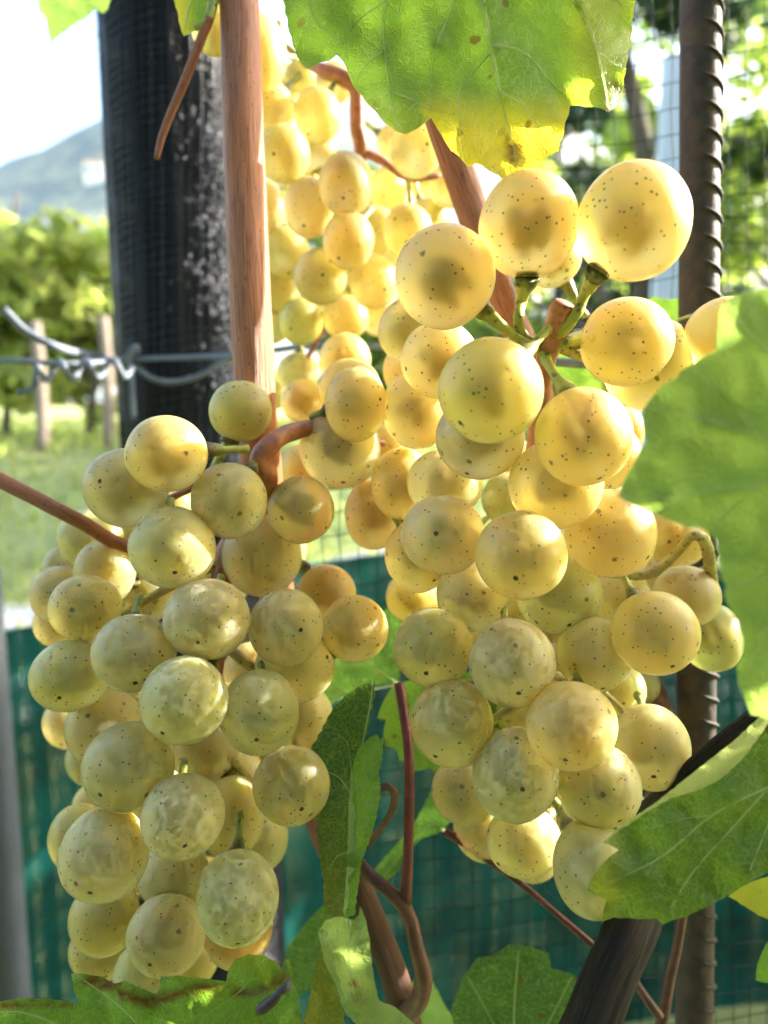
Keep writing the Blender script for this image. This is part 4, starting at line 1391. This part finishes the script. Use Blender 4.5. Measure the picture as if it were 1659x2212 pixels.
SEG, RNG_ = 40, 26
sph = [(0, 0, 1.0)]
for i in range(1, RNG_):
    t = math.pi * i / RNG_
    for j in range(SEG):
        p = 2 * math.pi * j / SEG
        sph.append((math.sin(t) * math.cos(p), math.sin(t) * math.sin(p), math.cos(t)))
sph.append((0, 0, -1.0))
sph = np.array(sph)
sphF = [(0, 1 + j, 1 + (j + 1) % SEG) for j in range(SEG)]
for i in range(RNG_ - 2):
    for j in range(SEG):
        a = 1 + i * SEG
        sphF.append((a + j, a + SEG + j, a + SEG + (j + 1) % SEG, a + (j + 1) % SEG))
last = len(sph) - 1
a = 1 + (RNG_ - 2) * SEG
sphF += [(last, a + (j + 1) % SEG, a + j) for j in range(SEG)]
nR, nU, nF = np.array(RIGHT), np.array(UP), np.array(FWD)
seed_me = None


def make_bunch(name, label, gr, z, rachis, mats, manual, base, seeds=3):
    """rachis: list of paths (u, v, z, r); manual: {index: path of the pedicel from the grape outwards}"""
    global seed_me
    bu = empty(name, base, label, 'grapes')
    axis_pts = []
    for k, (path, mt) in enumerate(zip(rachis, mats)):
        stalk('rachis' if k == 0 else 'side_branch', path, bu, M[mt], 12, 7, .14, 1.8)
        for q in catmull([tuple(P(a, b, c)) for a, b, c, d in path], 8):
            axis_pts.append(q)
    axis_pts = np.array(axis_pts)
    ctrs = [np.array(P(g[0], g[1], z[k])) for k, g in enumerate(gr)]
    rads = [PX((g[2] + g[3]) / 2, z[k]) for k, g in enumerate(gr)]
    for i, (u, v, rx, ry, rank, tint, bloom) in enumerate(gr):
        c = P(u, v, z[i])
        Rx, Ry = PX(rx, z[i]), PX(ry, z[i])
        Rm = (Rx + Ry) / 2
        cn = np.array(c)
        if i in manual:
            path = [P(*q[:3]) for q in manual[i]]
            d = (path[1] - c).normalized()
        else:
            dist = np.linalg.norm(axis_pts - (cn + nU * .006), axis=1)
            tgt = Vector(axis_pts[int(np.argmin(dist))])
            d = (tgt - c)
            if d.length < 1e-4:
                d = Vector(FWD)
            d.normalize()
            d = (d + Vector(UP) * .25 + Vector((random.gauss(0, .22), random.gauss(0, .15), random.gauss(0, .22)))).normalized()
            fcomp = d.dot(FWD)
            if fcomp < .35:
                d = (d + Vector(FWD) * (.35 - fcomp)).normalized()
            path = None
        s = -np.array(d)
        dots = np.clip(sph @ s, -1, 1)
        ang = np.arccos(dots)
        rad = 1 - .030 * np.exp(-(ang / .10) ** 2) + .006 * np.exp(-((ang - .2) / .1) ** 2) - .05 * np.exp(-((math.pi - ang) / .22) ** 2)
        ph = rng.uniform(0, 6.28, 6)
        rad = rad + .014 * np.sin(2.1 * sph[:, 0] + ph[0]) * np.sin(2.3 * sph[:, 2] + ph[1]) + .010 * np.sin(4 * sph[:, 1] + ph[2]) + .006 * np.sin(5 * sph[:, 0] + 3 * sph[:, 2] + ph[3])
        D = sph * rad[:, None]
        loc = np.outer(D @ nR, nR) * Rx + np.outer(D @ nU, nU) * Ry + np.outer(D @ nF, nF) * Rm
        for j in range(len(gr)):                           # berries press flat against each other
            if j == i:
                continue
            cj = ctrs[j] - cn
            dj = np.linalg.norm(cj)
            if dj > (rads[i] + rads[j]) * 1.01 or dj < 1e-6:
                continue
            nj = cj / dj
            lim = dj * rads[i] / (rads[i] + rads[j]) - .00003
            over = loc @ nj - lim
            loc = loc - np.outer(np.clip(over, 0, None), nj)
        ob = mesh_obj('grape', loc + cn, sphF, M['grape'], bu, origin=c)
        tj = [max(.02, min(.9, t * random.uniform(.93, 1.07))) for t in tint]
        ob.color = (tj[0], tj[1], tj[2], 1)
        ob['scar_dir'] = [float(x) for x in s]
        ob['bloom'] = float(bloom * random.uniform(.75, 1.1))
        # seeds inside
        sd0 = d.cross(Vector((.3, .5, .8))).normalized()
        for sgn in range(seeds):
            side = Matrix.Rotation(sgn * 2.094, 3, d) @ sd0
            sp = c + side * (Rm * .21) + d * (Rm * .08)
            if seed_me is None:
                dd = sph[::1]
                taper = 1 - .35 * dd[:, 2]
                so = mesh_obj('seed', np.stack([dd[:, 0] * .0019 * taper, dd[:, 1] * .0015 * taper, dd[:, 2] * .0034], 1), sphF, M['seed'], None, origin=(0, 0, 0))
                seed_me = so.data
            else:
                so = bpy.data.objects.new('seed', seed_me)
                COL.objects.link(so)
            so.location = sp
            so.rotation_euler = d.to_track_quat('Z', 'Y').to_euler()
            attach(so, ob)
        # pedicel with its swollen, corky end
        st = c + d * (Rm * .93)
        if path is None:
            ln = min(.011, max(.005, (tgt - st).length * .9))
            en = st + (d + (tgt - st).normalized() * .5).normalized() * ln
            md = st.lerp(en, .5) + d * .001
            pts = [st - d * .0006, st + d * .0010, st.lerp(md, .75), md, en]
            rr = [.0019, .0020, .0011, .00085, .0010]
            ck = [1, .9, .35, .1, .1]
        else:
            pts = [st - d * .0006, st + d * .0012] + path[1:]
            rr = [.0021, .0022] + [PX(q[3], q[2]) for q in manual[i][1:]]
            ck = [.9, .8] + [.25] * 1 + [.05] * (len(path) - 2)
        V, F, At = tube(pts, rr, 10, 5, .30, 3.0, ck)
        mesh_obj('pedicel', V, F, M['pedicel'], ob, attrs=At)
    return bu


zA = solve(A, .160, .0075, .142, .235, .0087)
zB = solve(B, .150, .0085, .122, .235, .0088)
zC = solve(Cb, .245, .009, .236, .33, .0083)
print('zA', zA.round(3).tolist())
print('zB', zB.round(3).tolist())
print('zC', zC.round(3).tolist())
make_bunch('grape_bunch', 'speckled yellow-green grape bunch hanging below the upright cane, left of the folded leaf', A, zA,
           [[(700, 922, .196, 17), (640, 930, .187, 19), (595, 952, .181, 21), (562, 992, .180, 24), (575, 1036, .184, 26), (555, 1100, .192, 24), (485, 1210, .195, 24), (470, 1400, .192, 18), (450, 1600, .192, 15), (420, 1800, .192, 12), (370, 2010, .195, 8)],
            [(470, 1380, .192, 12), (540, 1440, .19, 11), (620, 1500, .195, 9), (640, 1620, .195, 7)], [(455, 1590, .192, 12), (540, 1690, .192, 9), (560, 1760, .195, 6)],
            [(485, 1210, .194, 14), (380, 1260, .193, 11), (260, 1330, .195, 8), (170, 1380, .195, 6)], [(562, 1010, .184, 14), (470, 1030, .19, 10), (340, 1090, .19, 7)],
            [(455, 1560, .192, 12), (350, 1600, .193, 9), (270, 1720, .195, 6)], [(700, 922, .196, 14), (760, 935, .20, 11), (830, 960, .205, 7)]],
           ['rachis', 'green_rachis', 'green_rachis', 'green_rachis', 'rachis', 'green_rachis', 'rachis'],
           {0: [(520, 888, 0, 0), (498, 948, float(zA[0]), 13), (484, 972, float(zA[0]) + .002, 10), (466, 1004, float(zA[0]) + .006, 9), (440, 1050, float(zA[0]) + .014, 9)]}, P(640, 930, .187))
zn = .158
make_bunch('grape_bunch', 'large grape bunch topped by big golden backlit grapes, beside the steel bar', B, zB,
           [[(1222, 655, .150, 24), (1214, 672, .151, 28), (1200, 715, .155, 28), (1185, 752, zn, 26), (1178, 790, .163, 22), (1165, 900, .178, 20), (1150, 1040, .183, 20), (1150, 1250, .186, 18), (1170, 1500, .188, 15), (1180, 1700, .19, 12), (1190, 1860, .19, 8)],
            [(1150, 1150, .186, 14), (1050, 1180, .188, 11), (930, 1220, .19, 8), (860, 1130, .19, 6)], [(1150, 1200, .186, 14), (1280, 1230, .188, 12), (1400, 1240, .188, 11), (1465, 1190, .186, 10), (1495, 1158, .18, 11), (1525, 1175, .182, 13), (1538, 1260, .19, 13)],
            [(1165, 1450, .187, 12), (1290, 1490, .19, 9), (1370, 1560, .19, 7)], [(1168, 1500, .187, 12), (1060, 1560, .189, 9), (1010, 1660, .19, 7)],
            [(1185, 752, zn, 18), (1120, 742, .162, 15), (1040, 760, .172, 12), (960, 830, .18, 9)], [(1190, 735, zn, 16), (1260, 770, .168, 12), (1380, 800, .18, 9), (1520, 760, .175, 7)]],
           ['rachis', 'green_rachis', 'green_rachis', 'green_rachis', 'green_rachis', 'green_rachis', 'green_rachis'],
           {0: [(1143, 486, 0, 0), (1138, 605, float(zB[0]) + .001, 26), (1126, 650, float(zB[0]) + .006, 12), (1120, 690, .150, 11), (1130, 725, .155, 12), (1175, 755, zn, 13)],
            1: [(1368, 481, 0, 0), (1288, 592, float(zB[1]) + .002, 24), (1266, 632, float(zB[1]) + .008, 12), (1240, 685, .149, 12), (1212, 715, .153, 14), (1185, 748, zn, 13)],
            2: [(960, 598, 0, 0), (1046, 672, float(zB[2]) + .004, 20), (1085, 705, .148, 11), (1125, 735, .154, 11), (1170, 755, zn, 12)],
            4: [(1352, 740, 0, 0), (1254, 732, float(zB[4]) + .004, 20), (1222, 738, .155, 11), (1180, 756, zn, 11)],
            12: [(1260, 943, 0, 0), (1220, 842, float(zB[12]) + .004, 22), (1200, 812, .150, 11), (1182, 780, .155, 12), (1176, 752, zn, 13)]}, P(1185, 752, zn))
make_bunch('grape_bunch', 'soft-focus grape bunch hanging behind the upright cane under the big leaf', Cb, zC,
           [[(660, 135, .27, 10), (700, 152, .262, 15), (748, 172, .26, 18), (770, 200, .26, 17), (772, 270, .262, 16), (780, 325, .265, 15), (770, 400, .272, 11), (750, 520, .278, 9), (720, 660, .28, 7), (650, 800, .285, 5)],
            [(780, 325, .265, 10), (830, 350, .266, 9), (880, 385, .268, 7), (950, 380, .27, 6)], [(770, 350, .268, 9), (690, 370, .268, 8), (620, 420, .27, 6)], [(660, 135, .268, 8), (610, 90, .268, 7), (600, 50, .27, 6), (540, 130, .275, 5)],
            [(880, 385, .268, 6), (885, 420, .268, 6), (888, 450, .268, 7)]],
           ['rachis', 'rachis', 'green_rachis', 'green_rachis', 'green_rachis'], {}, P(700, 150, .262), 0)
